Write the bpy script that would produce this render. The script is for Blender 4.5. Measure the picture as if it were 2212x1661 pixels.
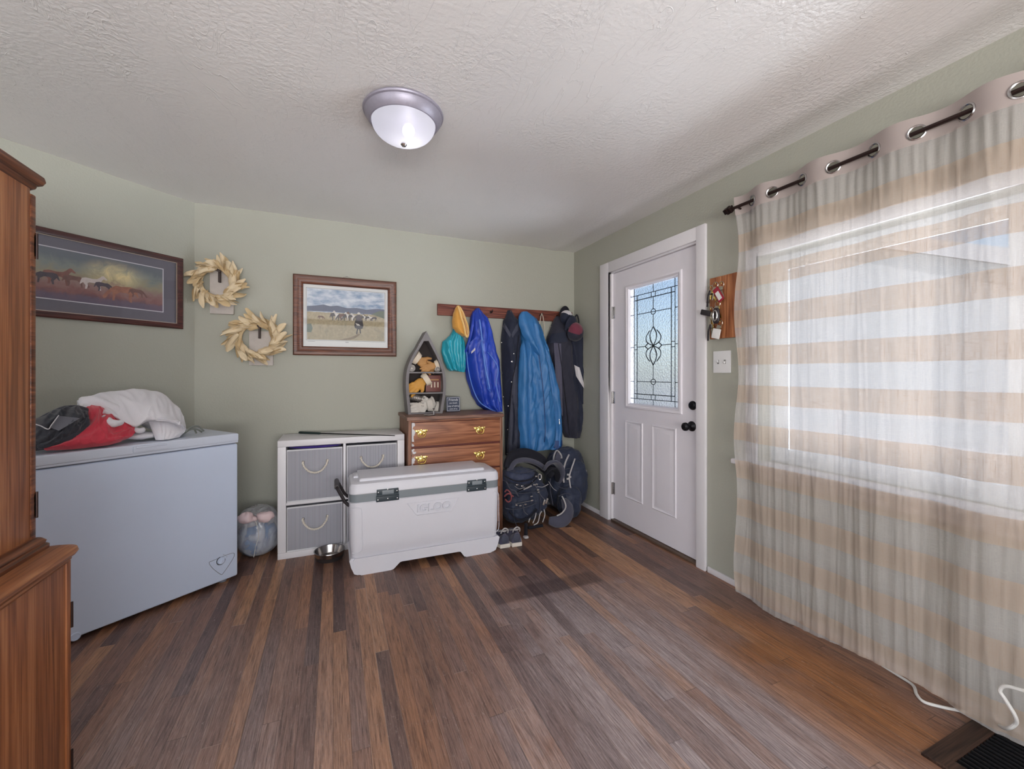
import bpy, bmesh, math, random
from mathutils import Vector, Matrix, noise
random.seed(7)
for o in list(bpy.data.objects): bpy.data.objects.remove(o)
SC = bpy.context.scene
COL = SC.collection
PI = math.pi
# ---------------------------------------------------------------- camera
CH = 1.23; YAW = math.radians(23); SN, CS = math.sin(YAW), math.cos(YAW); FP = 910.0; HY = 807.0
cam = bpy.data.cameras.new('camera'); camo = bpy.data.objects.new('camera', cam); COL.objects.link(camo)
cam.sensor_fit = 'HORIZONTAL'; cam.sensor_width = 36.0; cam.lens = 36.0*FP/2212.0
cam.shift_x = 0.0; cam.shift_y = -(830.5-HY)/2212.0; cam.clip_start = 0.02
camo.location = (0, 0, CH); camo.rotation_euler = (PI/2, 0, -YAW)
SC.camera = camo
# ---------------------------------------------------------------- world, sun, added fill lights, exposure
W = bpy.data.worlds.new('sky'); SC.world = W; W.use_nodes = True
wn = W.node_tree; wn.nodes.clear()
wo = wn.nodes.new('ShaderNodeOutputWorld'); wb = wn.nodes.new('ShaderNodeBackground'); ws = wn.nodes.new('ShaderNodeTexSky')
ws.sky_type = 'NISHITA'; ws.sun_disc = False; ws.sun_elevation = math.radians(48); ws.sun_rotation = math.radians(250); ws.air_density = 1.0; ws.dust_density = 1.2
wn.links.new(ws.outputs[0], wb.inputs[0]); wn.links.new(wb.outputs[0], wo.inputs[0]); wb.inputs[1].default_value = 0.13
def lamp(name, kind, loc, rot, energy, color=(1, 1, 1), size=None, size_y=None):
    l = bpy.data.lights.new(name, kind); l.energy = energy; l.color = color
    o = bpy.data.objects.new(name, l); COL.objects.link(o); o.location = loc; o.rotation_euler = rot
    if kind == 'AREA':
        l.shape = 'RECTANGLE'; l.size = size; l.size_y = size_y
    return o
sun = lamp('sun', 'SUN', (-6, 0, 9), (0, 0, 0), 1.0, (1.0, 0.96, 0.92)); sun.data.angle = math.radians(0.6)
sun.rotation_euler = Vector((0.62, -0.22, -0.75)).to_track_quat('-Z', 'Y').to_euler()
# fill light added in an unseen rear window opening behind the camera
lamp('added_rear_fill', 'AREA', (-0.4, -3.02, 1.45), (PI/2, 0, 0), 50, (0.92, 0.95, 1.0), 3.6, 1.7)
# fill light added at an unseen side window to brighten the door wall
lamp('added_side_fill', 'AREA', (-3.14, -0.8, 1.45), (0, -PI/2, 0), 48, (0.93, 0.95, 1.0), 1.6, 2.4)
# area lights added low outside front and rear windows to brighten the ceiling
fb = lamp('added_front_uplight', 'AREA', (4.2, 0.9, -0.33), (0, 0, 0), 860, (0.84, 0.92, 1.0), 3.0, 3.6)
fb.rotation_euler = Vector((-1.95, -0.15, 1.85)).to_track_quat('-Z', 'Y').to_euler()
lamp('added_rear_uplight', 'AREA', (-0.4, -4.3, 0.25), (math.radians(128), 0, 0), 560, (1.0, 0.97, 0.94), 4.0, 2.0)
SC.view_settings.view_transform = 'Standard'; SC.view_settings.look = 'None'; SC.view_settings.gamma = 1.0
SC.view_settings.use_curve_mapping = False; SC.view_settings.exposure = 0.22

# ---------------------------------------------------------------- helpers: places in the room
def ray(u, v):
    t = (u-1106.0)/FP
    return SN+t*CS, CS-t*SN, (HY-v)/FP
def PX(u, v, X): a = ray(u, v); s = X/a[0]; return Vector((X, a[1]*s, CH+a[2]*s))
def PY(u, v, Y): a = ray(u, v); s = Y/a[1]; return Vector((a[0]*s, Y, CH+a[2]*s))
def PZ(u, v, Z): a = ray(u, v); s = (Z-CH)/a[2]; return Vector((a[0]*s, a[1]*s, Z))
def PL(u, v, p, n): a = ray(u, v); s = (p[0]*n[0]+p[1]*n[1])/(a[0]*n[0]+a[1]*n[1]); return Vector((a[0]*s, a[1]*s, CH+a[2]*s))
RX = 2.147; BY = 3.52; CZ = 2.40

# ---------------------------------------------------------------- helpers: materials
def lin(c):
    return tuple((x/255/12.92 if x/255 <= 0.04045 else ((x/255+0.055)/1.055)**2.4) for x in c)
class NT:
    def __init__(s, name):
        s.m = bpy.data.materials.new(name); s.m.use_nodes = True; s.t = s.m.node_tree; s.t.nodes.clear()
        s.out = s.n('ShaderNodeOutputMaterial')
    def n(s, typ, **kw):
        nd = s.t.nodes.new(typ)
        for k, v in kw.items(): setattr(nd, k, v)
        return nd
    def put(s, sock, v):
        if isinstance(v, bpy.types.NodeSocket): s.t.links.new(v, sock)
        elif isinstance(v, (tuple, list)) and len(v) == 3 and sock.type == 'RGBA': sock.default_value = (*v, 1)
        else: sock.default_value = v
    def math(s, op, a, b=None, c=None):
        nd = s.n('ShaderNodeMath', operation=op); s.put(nd.inputs[0], a)
        if b is not None: s.put(nd.inputs[1], b)
        if c is not None: s.put(nd.inputs[2], c)
        return nd.outputs[0]
    def obj(s): return s.n('ShaderNodeTexCoord').outputs['Object']
    def sep(s, v): nd = s.n('ShaderNodeSeparateXYZ'); s.put(nd.inputs[0], v); return nd.outputs
    def comb(s, x, y, z=0.0):
        nd = s.n('ShaderNodeCombineXYZ')
        for i, q in enumerate((x, y, z)): s.put(nd.inputs[i], q)
        return nd.outputs[0]
    def map(s, v, sc, loc=(0, 0, 0), rot=(0, 0, 0)):
        nd = s.n('ShaderNodeMapping'); s.put(nd.inputs[0], v); nd.inputs[1].default_value = loc; nd.inputs[2].default_value = rot; nd.inputs[3].default_value = sc
        return nd.outputs[0]
    def noise(s, v, scale, detail=3, rough=0.5, dist=0.0):
        nd = s.n('ShaderNodeTexNoise'); s.put(nd.inputs['Vector'], v); nd.inputs['Scale'].default_value = scale
        nd.inputs['Detail'].default_value = detail; nd.inputs['Roughness'].default_value = rough; nd.inputs['Distortion'].default_value = dist
        return nd.outputs[0]
    def rng(s, v, a, b, c=0.0, d=1.0, smooth=False):
        nd = s.n('ShaderNodeMapRange'); nd.interpolation_type = 'SMOOTHSTEP' if smooth else 'LINEAR'
        for i, q in enumerate((v, a, b, c, d)): s.put(nd.inputs[i], q)
        return nd.outputs[0]
    def ramp(s, v, stops, interp='LINEAR'):
        nd = s.n('ShaderNodeValToRGB'); s.put(nd.inputs[0], v); cr = nd.color_ramp; cr.interpolation = interp
        while len(cr.elements) < len(stops): cr.elements.new(0.5)
        for e, (p, c) in zip(cr.elements, stops): e.position = p; e.color = (*c, 1)
        return nd.outputs[0]
    def mix(s, f, a, b, mode='MIX'):
        nd = s.n('ShaderNodeMix', data_type='RGBA', blend_type=mode); s.put(nd.inputs[0], f); s.put(nd.inputs[6], a); s.put(nd.inputs[7], b)
        return nd.outputs[2]
    def bump(s, h, strength, dist=0.01):
        nd = s.n('ShaderNodeBump'); s.put(nd.inputs['Height'], h); nd.inputs['Strength'].default_value = strength; nd.inputs['Distance'].default_value = dist
        return nd.outputs[0]
    def pbr(s, color, rough=0.5, metal=0.0, normal=None, spec=0.5, **kw):
        p = s.n('ShaderNodeBsdfPrincipled'); s.put(p.inputs['Base Color'], color); s.put(p.inputs['Roughness'], rough); s.put(p.inputs['Metallic'], metal)
        s.put(p.inputs['Specular IOR Level'], spec)
        if normal is not None: s.put(p.inputs['Normal'], normal)
        for k, v in kw.items(): s.put(p.inputs[k.replace('_', ' ')], v)
        s.t.links.new(p.outputs[0], s.out.inputs[0]); return p
    def shmix(s, f, a, b):
        nd = s.n('ShaderNodeMixShader'); s.put(nd.inputs[0], f); s.t.links.new(a, nd.inputs[1]); s.t.links.new(b, nd.inputs[2]); return nd.outputs[0]
    def surf(s, sh): s.t.links.new(sh, s.out.inputs[0])
def plain(name, c, rough=0.5, metal=0.0, var=0.12, vs=6.0, bump=0.0, bs=80.0, spec=0.5, **kw):
    t = NT(name); v = t.obj(); c = lin(c)
    n = t.noise(v, vs, 4, 0.55)
    col = t.mix(n, tuple(x*(1-var) for x in c), tuple(min(1, x*(1+var)) for x in c))
    nm = t.bump(t.noise(v, bs, 3), bump, 0.004) if bump else None
    t.pbr(col, rough, metal, nm, spec, **kw); return t.m
def wood(name, dark, mid, light, axis='Z', scale=1.0, rough=0.42, rings=9.0, spec=0.4, peel=None):
    t = NT(name); v = t.obj(); st = {'X': (0.07, 1, 1), 'Y': (1, 0.07, 1), 'Z': (1, 1, 0.07)}[axis]
    a = t.map(v, tuple(q*scale for q in st))
    n1 = t.noise(a, rings, 3, 0.5, 0.6)
    wv = t.math('FRACT', t.math('MULTIPLY', n1, 9.0))
    wv = t.math('ABSOLUTE', t.math('SUBTRACT', wv, 0.5))
    fine = t.noise(t.map(v, tuple((q if q == 1 else 0.02)*scale for q in st)), 160, 3, 0.6)
    f = t.math('ADD', t.math('MULTIPLY', wv, 0.85), t.math('MULTIPLY', t.rng(fine, 0.34, 0.66), 0.5))
    col = t.ramp(f, [(0.15, lin(dark)), (0.5, lin(mid)), (0.95, lin(light))])
    if peel:                                    # chipped veneer along one side
        x, y, z = t.sep(v)
        pn = t.noise(v, 22, 4, 0.6)
        msk = t.math('GREATER_THAN', t.math('SUBTRACT', pn, t.math('MULTIPLY', t.math('SUBTRACT', x, peel), 8.0)), 0.50)
        col = t.mix(msk, col, lin((205, 203, 205)))
    t.pbr(col, rough, 0, t.bump(fine, 0.12, 0.002), spec); return t.m
def fabric(name, c, rough=0.85, weave=420.0, var=0.15, spec=0.2, sheen=0.3, bump=0.25):
    t = NT(name); v = t.obj(); c = lin(c)
    n = t.noise(v, 9, 4, 0.6); w = t.noise(v, weave, 2)
    col = t.mix(n, tuple(x*(1-var) for x in c), tuple(min(1, x*(1+var)) for x in c))
    t.pbr(col, rough, 0, t.bump(w, bump, 0.003), spec, Sheen_Weight=sheen); return t.m

# ---------------------------------------------------------------- helpers: shapes
class MB:
    def __init__(s, off=(0, 0, 0)): s.bm = bmesh.new(); s.mi = 0; s.off = Vector(off)
    def v(s, p): return s.bm.verts.new(Vector(p)-s.off)
    def face(s, vs):
        try: f = s.bm.faces.new(vs); f.material_index = s.mi; return f
        except ValueError: return None
    def poly(s, pts): return s.face([s.v(p) for p in pts])
    def box(s, x0, x1, y0, y1, z0, z1, bev=0.0, seg=2, rot=None, piv=(0, 0, 0)):
        b = bmesh.new(); bmesh.ops.create_cube(b, size=1.0)
        for q in b.verts: q.co = Vector(((x0+x1)/2+q.co.x*(x1-x0), (y0+y1)/2+q.co.y*(y1-y0), (z0+z1)/2+q.co.z*(z1-z0)))
        if bev: bmesh.ops.bevel(b, geom=b.edges[:], offset=bev, segments=seg, affect='EDGES', profile=0.6)
        s.merge(b, rot, piv); return s
    def merge(s, b, rot=None, piv=(0, 0, 0)):
        piv = Vector(piv); mp = {}
        for q in b.verts:
            p = q.co.copy()
            if rot is not None: p = piv+rot @ (p-piv)
            mp[q] = s.v(p)
        for f in b.faces: s.face([mp[q] for q in f.verts])
        b.free()
    def grid(s, fn, nu, nv, cu=False, cv=False, cap=False):
        g = [[s.v(fn(i/(nu if cu else nu-1), j/(nv if cv else nv-1))) for i in range(nu)] for j in range(nv)]
        for j in range(nv if cv else nv-1):
            for i in range(nu if cu else nu-1):
                s.face([g[j][i], g[j][(i+1) % nu], g[(j+1) % nv][(i+1) % nu], g[(j+1) % nv][i]])
        if cap: s.face(g[0][::-1]); s.face(g[-1])
        return g
    def tube(s, pts, r, seg=8, closed=False, cap=True, flat=None):
        pts = [Vector(p) for p in pts]; n = len(pts); rr = r if isinstance(r, (list, tuple)) else [r]*n
        rings = []; prev = None
        for i, p in enumerate(pts):
            a = pts[(i-1) % n] if (closed or i > 0) else p; b = pts[(i+1) % n] if (closed or i < n-1) else p
            t = (b-a).normalized() if (b-a).length > 1e-9 else Vector((0, 0, 1))
            if prev is None:
                ref = Vector((0, 0, 1)) if abs(t.z) < 0.9 else Vector((1, 0, 0)); x = t.cross(ref).normalized()
            else: x = (prev-t*prev.dot(t)).normalized()
            prev = x; y = t.cross(x)
            k = flat or 1.0
            rings.append([s.v(p+x*math.cos(2*PI*q/seg)*rr[i]+y*math.sin(2*PI*q/seg)*rr[i]*k) for q in range(seg)])
        for i in range(n if closed else n-1):
            A, B = rings[i], rings[(i+1) % n]
            for q in range(seg): s.face([A[q], A[(q+1) % seg], B[(q+1) % seg], B[q]])
        if cap and not closed: s.face(rings[0][::-1]); s.face(rings[-1])
        return s
    def lathe(s, prof, c=(0, 0, 0), seg=32, axis='Z', rot=None):
        c = Vector(c)
        def tr(r, h, a):
            p = Vector((r*math.cos(a), r*math.sin(a), h))
            if axis == 'X': p = Vector((p.z, p.x, p.y))
            if axis == 'Y': p = Vector((p.x, p.z, p.y))
            if rot is not None: p = rot @ p
            return c+p
        rings = [[s.v(tr(max(r, 1e-4), h, 2*PI*q/seg)) for q in range(seg)] for r, h in prof]
        for A, B in zip(rings, rings[1:]):
            for q in range(seg): s.face([A[q], A[(q+1) % seg], B[(q+1) % seg], B[q]])
        if prof[0][0] > 1e-3: s.face(rings[0][::-1])
        if prof[-1][0] > 1e-3: s.face(rings[-1])
        return s
    def prism(s, poly, fn, t0, t1):
        A = [s.v(fn(a, b, t0)) for a, b in poly]; B = [s.v(fn(a, b, t1)) for a, b in poly]
        n = len(poly); s.face(A[::-1]); s.face(B)
        for i in range(n): s.face([A[i], A[(i+1) % n], B[(i+1) % n], B[i]])
        return s
    def ring(s, w, h, prof, fn):              # mitred rectangular moulding; prof = (inset, height)
        L = []
        for d, y in prof:
            x, z = w/2-d, h/2-d
            L.append([s.v(fn(-x, -z, y)), s.v(fn(x, -z, y)), s.v(fn(x, z, y)), s.v(fn(-x, z, y))])
        for A, B in zip(L, L[1:]):
            for q in range(4): s.face([A[q], A[(q+1) % 4], B[(q+1) % 4], B[q]])
        return s
    def sup(s, c, h, e=3.0, nu=32, nv=20, amp=0.0, ns=4.0, seed=0.0, rot=None, zmin=None):
        c = Vector(c)
        def pw(x, k): return math.copysign(abs(x)**k, x)
        def fn(a, b):
            th = 2*PI*a; ph = -PI/2+PI*b; k = 2.0/e
            p = Vector((h[0]*pw(math.cos(ph), k)*pw(math.cos(th), k), h[1]*pw(math.cos(ph), k)*pw(math.sin(th), k), h[2]*pw(math.sin(ph), k)))
            if amp: p *= 1+amp*noise.noise(p*ns+Vector((seed, seed*1.7, 0)))+0.5*amp*noise.noise(p*ns*2.6+Vector((0, seed, 5)))
            if rot is not None: p = rot @ p
            p = p+c
            if zmin is not None and p.z < zmin: p.z = zmin
            return p
        s.grid(fn, nu, nv, cu=True); return s
    def build(s, name, mats, parent=None, smooth=35, rough_verts=True):
        bmesh.ops.remove_doubles(s.bm, verts=s.bm.verts[:], dist=2e-5)
        bmesh.ops.recalc_face_normals(s.bm, faces=s.bm.faces[:])
        me = bpy.data.meshes.new(name); s.bm.to_mesh(me); s.bm.free()
        for m in (mats if isinstance(mats, (list, tuple)) else [mats]): me.materials.append(m)
        if smooth:
            for p in me.polygons: p.use_smooth = True
            me.set_sharp_from_angle(angle=math.radians(smooth))
        o = bpy.data.objects.new(name, me); COL.objects.link(o)
        if parent is not None: o.parent = parent
        return o
def tag(o, label, cat, group=None):
    o['label'] = label; o['category'] = cat
    if group: o['group'] = group
    return o
def thing(name, label, cat, loc=(0, 0, 0), rz=0.0, group=None):
    o = bpy.data.objects.new(name, None); COL.objects.link(o); o.location = loc; o.rotation_euler = (0, 0, rz); o.empty_display_size = 0.1
    return tag(o, label, cat, group)
def struct(o): o['kind'] = 'structure'; return o
def mods(o, voxel=0.012, smooth=6, disp=0.0, size=0.1, subd=0):
    r = o.modifiers.new('remesh', 'REMESH'); r.mode = 'VOXEL'; r.voxel_size = voxel; r.use_smooth_shade = True
    if smooth: m = o.modifiers.new('smooth', 'SMOOTH'); m.iterations = smooth; m.factor = 0.5
    if disp:
        tx = bpy.data.textures.new(o.name+'_creases', 'CLOUDS'); tx.noise_scale = size; tx.noise_depth = 2
        d = o.modifiers.new('creases', 'DISPLACE'); d.texture = tx; d.strength = disp; d.mid_level = 0.5; d.texture_coords = 'LOCAL'
    return o
def cr(pts, n=8, closed=False):               # Catmull-Rom through points
    P = [Vector(p) for p in pts]; out = []; m = len(P)
    for i in range(m if closed else m-1):
        p0 = P[(i-1) % m] if (closed or i > 0) else P[i]; p1 = P[i]; p2 = P[(i+1) % m]; p3 = P[(i+2) % m] if (closed or i < m-2) else P[(i+1) % m]
        for k in range(n):
            t = k/n; out.append(0.5*((2*p1)+(p2-p0)*t+(2*p0-5*p1+4*p2-p3)*t*t+(3*p1-p0-3*p2+p3)*t**3))
    if not closed: out.append(P[-1])
    return out
def text_mesh(name, body, size, mat, parent, mtx, extrude=0.001, align='CENTER', shear=0.0, xs=1.0):
    cu = bpy.data.curves.new(name, 'FONT'); cu.body = body; cu.size = size; cu.extrude = extrude; cu.align_x = align; cu.align_y = 'CENTER'; cu.shear = shear
    if extrude > 0.0015: cu.bevel_depth = extrude*0.25; cu.offset = size*0.02
    to = bpy.data.objects.new('tmp', cu); COL.objects.link(to); bpy.context.view_layer.update()
    me = bpy.data.meshes.new_from_object(to.evaluated_get(bpy.context.evaluated_depsgraph_get()))
    bpy.data.objects.remove(to); me.name = name
    me.transform(mtx @ Matrix.Diagonal((xs, 1, 1, 1)))
    me.materials.clear(); me.materials.append(mat)
    o = bpy.data.objects.new(name, me); COL.objects.link(o); o.parent = parent; return o
def n3(x, y, z=0.0): return noise.noise(Vector((x, y, z)))

# ================================================================ MATERIALS
def wall_mat(name, c, bs=95, st=0.22):
    t = NT(name); v = t.obj(); c = lin(c)
    big = t.noise(v, 1.6, 3, 0.5); pe = t.noise(v, bs, 3, 0.5)
    col = t.mix(big, tuple(q*0.95 for q in c), tuple(q*1.05 for q in c))
    t.pbr(col, 0.55, 0, t.bump(pe, st, 0.006), 0.35); return t.m
M_wall = wall_mat('sage_wall_paint', (167, 167, 155))
def ceil_mat():
    t = NT('ceiling_paint'); v = t.obj()
    a = t.noise(v, 62, 3, 0.55); b = t.noise(v, 2.2, 3, 0.5); c = t.noise(t.map(v, (3.5, 0.8, 1)), 2.0, 4, 0.6, 1.2)
    tex = t.math('MULTIPLY', a, t.rng(b, 0.35, 0.65, 0.25, 1.0))
    line = t.rng(t.math('ABSOLUTE', t.math('SUBTRACT', c, 0.5)), 0.0, 0.008, 0.6, 0.0)
    h = t.math('ADD', tex, t.math('MULTIPLY', line, 0.35))
    t.pbr(lin((229, 227, 226)), 0.31, 0, t.bump(h, 0.55, 0.007), 0.5); return t.m
M_ceil = ceil_mat()
def floor_mat():
    t = NT('worn_oak_strip_floor'); v = t.obj(); x, y, z = t.sep(v)
    px = t.math('DIVIDE', x, 0.057); i = t.math('FLOOR', px); fx = t.math('FRACT', px)
    w1 = t.n('ShaderNodeTexWhiteNoise', noise_dimensions='1D'); t.put(w1.inputs['W'], i)
    py = t.math('DIVIDE', t.math('ADD', y, t.math('MULTIPLY', w1.outputs[0], 7.0)), 1.25); j = t.math('FLOOR', py); fy = t.math('FRACT', py)
    w2 = t.n('ShaderNodeTexWhiteNoise', noise_dimensions='2D'); t.put(w2.inputs['Vector'], t.comb(i, j))
    r = w2.outputs[0]; r2 = t.sep(w2.outputs[1])[1]
    gv = t.comb(t.math('MULTIPLY', x, 1.0), t.math('MULTIPLY', y, 0.045), t.math('MULTIPLY', r, 9.0))
    g = t.noise(gv, 190, 6, 0.70, 0.3); g2 = t.noise(t.comb(x, t.math('MULTIPLY', y, 0.12), r), 34, 4, 0.6, 1.0)
    base = t.ramp(r, [(0.0, lin((78, 56, 50))), (0.3, lin((104, 76, 64))), (0.6, lin((122, 88, 70))), (0.82, lin((140, 98, 70))), (1.0, lin((158, 116, 84)))])
    grain = t.math('ADD', t.math('MULTIPLY', t.rng(g, 0.36, 0.64), 0.8), t.math('MULTIPLY', t.rng(g2, 0.3, 0.7), 0.5))
    col = t.mix(1.0, base, t.ramp(grain, [(0.12, (0.46, 0.44, 0.44)), (0.55, (0.95, 0.96, 0.97)), (1.0, (1.38, 1.39, 1.40))]), 'MULTIPLY')
    def blob(cx, cy, ax, ay, lo=1.0, hi=0.25):
        d = t.math('SQRT', t.math('ADD', t.math('POWER', t.math('DIVIDE', t.math('SUBTRACT', x, cx), ax), 2.0), t.math('POWER', t.math('DIVIDE', t.math('SUBTRACT', y, cy), ay), 2.0)))
        return t.rng(d, lo, hi, 0.0, 1.0, True)
    big = t.noise(t.map(v, (1.3, 0.8, 1)), 2.4, 5, 0.62, 0.4)
    # finish worn off to bare grey boards in the walking path; varnish still whole by the window
    wear = t.math('MAXIMUM', blob(1.10, 1.15, 0.98, 1.5), t.math('MULTIPLY', blob(-0.35, 1.5, 0.9, 1.3), 0.55))
    rug = t.math('MULTIPLY', t.rng(y, 2.10, 2.06), t.rng(x, 0.72, 0.76))
    wear = t.math('ADD', wear, t.math('MULTIPLY', rug, 0.18))
    wear = t.math('MULTIPLY', wear, t.rng(big, 0.22, 0.48, 0.25, 1.0)); wear = t.math('MULTIPLY', wear, t.rng(r2, 0, 1, 0.55, 1.15))
    orange = t.math('MULTIPLY', blob(1.80, 1.12, 0.33, 0.75), t.rng(big, 0.25, 0.5))
    wear = t.math('MULTIPLY', wear, t.math('SUBTRACT', 1.0, orange))
    fine = t.noise(t.comb(x, t.math('MULTIPLY', y, 0.2), 3.0), 210, 3, 0.7)
    wear = t.math('MULTIPLY', wear, t.rng(fine, 0.25, 0.7, 0.6, 1.0))
    wc = t.mix(t.rng(g, 0.3, 0.7), lin((104, 92, 95)), lin((196, 182, 182)))
    col = t.mix(t.math('MINIMUM', t.math('MULTIPLY', wear, 1.0), 0.92), col, wc)
    oc = t.mix(grain, lin((86, 54, 30)), lin((160, 106, 62)))
    col = t.mix(t.math('MULTIPLY', orange, 0.8), col, oc)
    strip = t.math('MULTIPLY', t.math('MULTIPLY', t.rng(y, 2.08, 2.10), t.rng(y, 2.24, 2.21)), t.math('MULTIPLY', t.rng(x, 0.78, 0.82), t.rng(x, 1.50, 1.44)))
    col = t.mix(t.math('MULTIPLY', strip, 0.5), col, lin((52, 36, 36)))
    edge = t.math('MINIMUM', fx, t.math('SUBTRACT', 1.0, fx)); seam = t.rng(edge, 0.0, 0.035, 1.0, 0.0)
    endm = t.rng(t.math('MINIMUM', fy, t.math('SUBTRACT', 1.0, fy)), 0.0, 0.002, 1.0, 0.0)
    seam = t.math('MAXIMUM', seam, endm)
    col = t.mix(t.math('MULTIPLY', seam, t.rng(w1.outputs[0], 0, 1, 0.25, 0.85)), col, t.mix(t.math('GREATER_THAN', w1.outputs[0], 0.62), lin((34, 24, 22)), lin((168, 146, 132))))
    scr = t.noise(t.map(v, (1, 0.35, 1), rot=(0, 0, 0.6)), 90, 2, 0.8, 2.0)
    col = t.mix(t.math('MULTIPLY', t.rng(scr, 0.62, 0.74), 0.45), col, lin((178, 165, 158)))
    h = t.math('SUBTRACT', t.math('MULTIPLY', g, 0.4), seam)
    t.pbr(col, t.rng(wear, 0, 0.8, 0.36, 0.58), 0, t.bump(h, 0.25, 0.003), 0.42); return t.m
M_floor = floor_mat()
M_trim = plain('white_trim_paint', (222, 219, 222), 0.42, var=0.03, bump=0.05, bs=60)
M_door = plain('white_door_paint', (226, 222, 228), 0.4, var=0.03, bump=0.06, bs=120)
M_vinyl = plain('white_vinyl', (226, 232, 240), 0.35, var=0.02)
M_black = plain('black_metal', (28, 28, 32), 0.38, 0.6, var=0.1)
M_bronze = plain('dark_bronze', (58, 44, 42), 0.35, 0.7, var=0.15)
M_steel = plain('brushed_steel', (190, 188, 188), 0.25, 1.0, var=0.08)
M_brass = plain('polished_brass', (226, 200, 120), 0.22, 1.0, var=0.1)
M_oak = wood('orange_oak', (124, 72, 42), (158, 98, 60), (186, 128, 84), 'Z', 1.0, 0.4, 7.0)
M_oakY = wood('orange_oak_lengthwise', (112, 68, 42), (146, 92, 58), (176, 122, 82), 'Y', 1.0, 0.35, 8.0)
M_oakdark = wood('dark_oak_moulding', (70, 38, 24), (110, 62, 38), (146, 92, 60), 'Y', 1.0, 0.35, 10.0)
M_walnut = wood('walnut_veneer', (92, 54, 36), (146, 94, 66), (176, 120, 88), 'X', 1.0, 0.45, 10.0)
M_walnutpeel = wood('peeling_walnut_veneer', (118, 70, 48), (154, 98, 68), (184, 126, 92), 'X', 1.0, 0.42, 9.0, peel=-0.325)
M_walnutz = wood('walnut_veneer_upright', (96, 60, 44), (140, 96, 74), (164, 118, 94), 'Z', 1.0, 0.5, 10.0)
M_barn = wood('reddish_barn_board', (70, 34, 26), (112, 58, 46), (142, 84, 66), 'X', 1.4, 0.6, 7.0)
M_plaque = wood('rustic_pine', (124, 70, 42), (168, 106, 68), (200, 144, 102), 'Z', 1.8, 0.5, 6.0)
M_frame = wood('brown_frame', (62, 32, 22), (98, 54, 36), (126, 74, 50), 'X', 2.0, 0.35, 6.0)
M_frame2 = wood('dark_red_frame', (46, 22, 20), (72, 36, 32), (94, 50, 42), 'X', 2.0, 0.3, 6.0)
def glass_mat(name, tint=(1, 1, 1), f=0.06):
    t = NT(name); tr = t.n('ShaderNodeBsdfTransparent'); tr.inputs[0].default_value = (*tint, 1); gl = t.n('ShaderNodeBsdfGlossy'); gl.inputs['Roughness'].default_value = 0.02
    fr = t.n('ShaderNodeFresnel'); fr.inputs[0].default_value = 1.45
    t.surf(t.shmix(fr.outputs[0], tr.outputs[0], gl.outputs[0])); return t.m
M_glass = glass_mat('clear_glass')

# ================================================================ ROOM SHELL
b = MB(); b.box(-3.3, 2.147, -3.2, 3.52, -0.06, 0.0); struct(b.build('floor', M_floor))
def ceil_z(x, y):
    k = max(0.0, min(1.0, (1.95-y)/0.6)); dz = 0.010*n3(x*1.1, y*1.0, 2)+0.004*n3(x*3, y*2.2, 5)
    e = max(0.0, 1-(x+3.3)/0.3); dz *= 1-min(1, max(0, (x-2.05)/0.1))
    dz -= 0.016*math.exp(-((x-1.93-0.04*n3(y*1.3, 0, 7))/0.07)**2)*(0.6+0.5*n3(y*2, 3, 1))
    return CZ+dz
b = MB(); b.grid(lambda a, c: (-3.35+5.65*a, -3.25+6.95*c, ceil_z(-3.35+5.65*a, -3.25+6.95*c)), 150, 110); b.box(-3.5, 2.5, -3.4, 3.8, CZ+0.05, CZ+0.15)
struct(b.build('ceiling', M_ceil, smooth=60))
b = MB(); b.box(-1.0, 2.30, BY, BY+0.12, 0, CZ+0.06); struct(b.build('wall_back', M_wall))
b = MB()
for (y0, y1, z0, z1) in ((2.955, BY+0.1, 0, CZ+0.06), (1.99, 2.955, 2.085, CZ+0.06), (1.60, 1.99, 0, CZ+0.06), (-0.20, 1.60, 0, 0.745), (-0.20, 1.60, 1.87, CZ+0.06), (-3.3, -0.20, 0, CZ+0.06)):
    b.box(RX, RX+0.15, y0, y1, z0, z1)
struct(b.build('wall_right', M_wall))
LW = (-0.878, 3.52); LE = Vector((0.717, 0.697, 0)); LN = Vector((0.697, -0.717, 0)); LTH = math.atan2(0.697, 0.717)
b = MB(); p0 = Vector((-0.878, 3.52, 0)); p1 = p0-LE*3.1; q = -LN*0.12
b.prism([(p0.x, p0.y), (p1.x, p1.y), ((p1+q).x, (p1+q).y), ((p0+q).x, (p0+q).y)], lambda a, c, t: (a, c, t), 0, CZ+0.06); struct(b.build('wall_left', M_wall))
b = MB()
for (y0, y1, z0, z1) in ((-3.2, -2.05, 0, CZ+0.06), (0.45, 1.45, 0, CZ+0.06), (-2.05, 0.45, 0, 0.6), (-2.05, 0.45, 2.3, CZ+0.06)): b.box(-3.22, -3.10, y0, y1, z0, z1)
struct(b.build('wall_side', M_wall))
b = MB()
for y in (-2.05, -0.83, 0.39): b.box(-3.21, -3.15, y, y+0.06, 0.6, 2.3, 0.005)
b.box(-3.21, -3.15, -2.05, 0.45, 0.6, 0.66); b.box(-3.21, -3.15, -2.05, 0.45, 2.24, 2.3); struct(b.build('added_side_window', M_vinyl))  # unseen window added so the side fill reaches the door wall
b = MB()
for (x0, x1, z0, z1) in ((-3.2, -2.3, 0, CZ+0.06), (1.5, 2.3, 0, CZ+0.06), (-2.3, 1.5, 0, 0.55), (-2.3, 1.5, 2.3, CZ+0.06)): b.box(x0, x1, -3.12, -3.0, z0, z1)
struct(b.build('wall_rear', M_wall))
b = MB()
for x in (-2.3, -1.05, 0.2, 1.44): b.box(x, x+0.06, -3.11, -3.04, 0.55, 2.3, 0.005)
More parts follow.
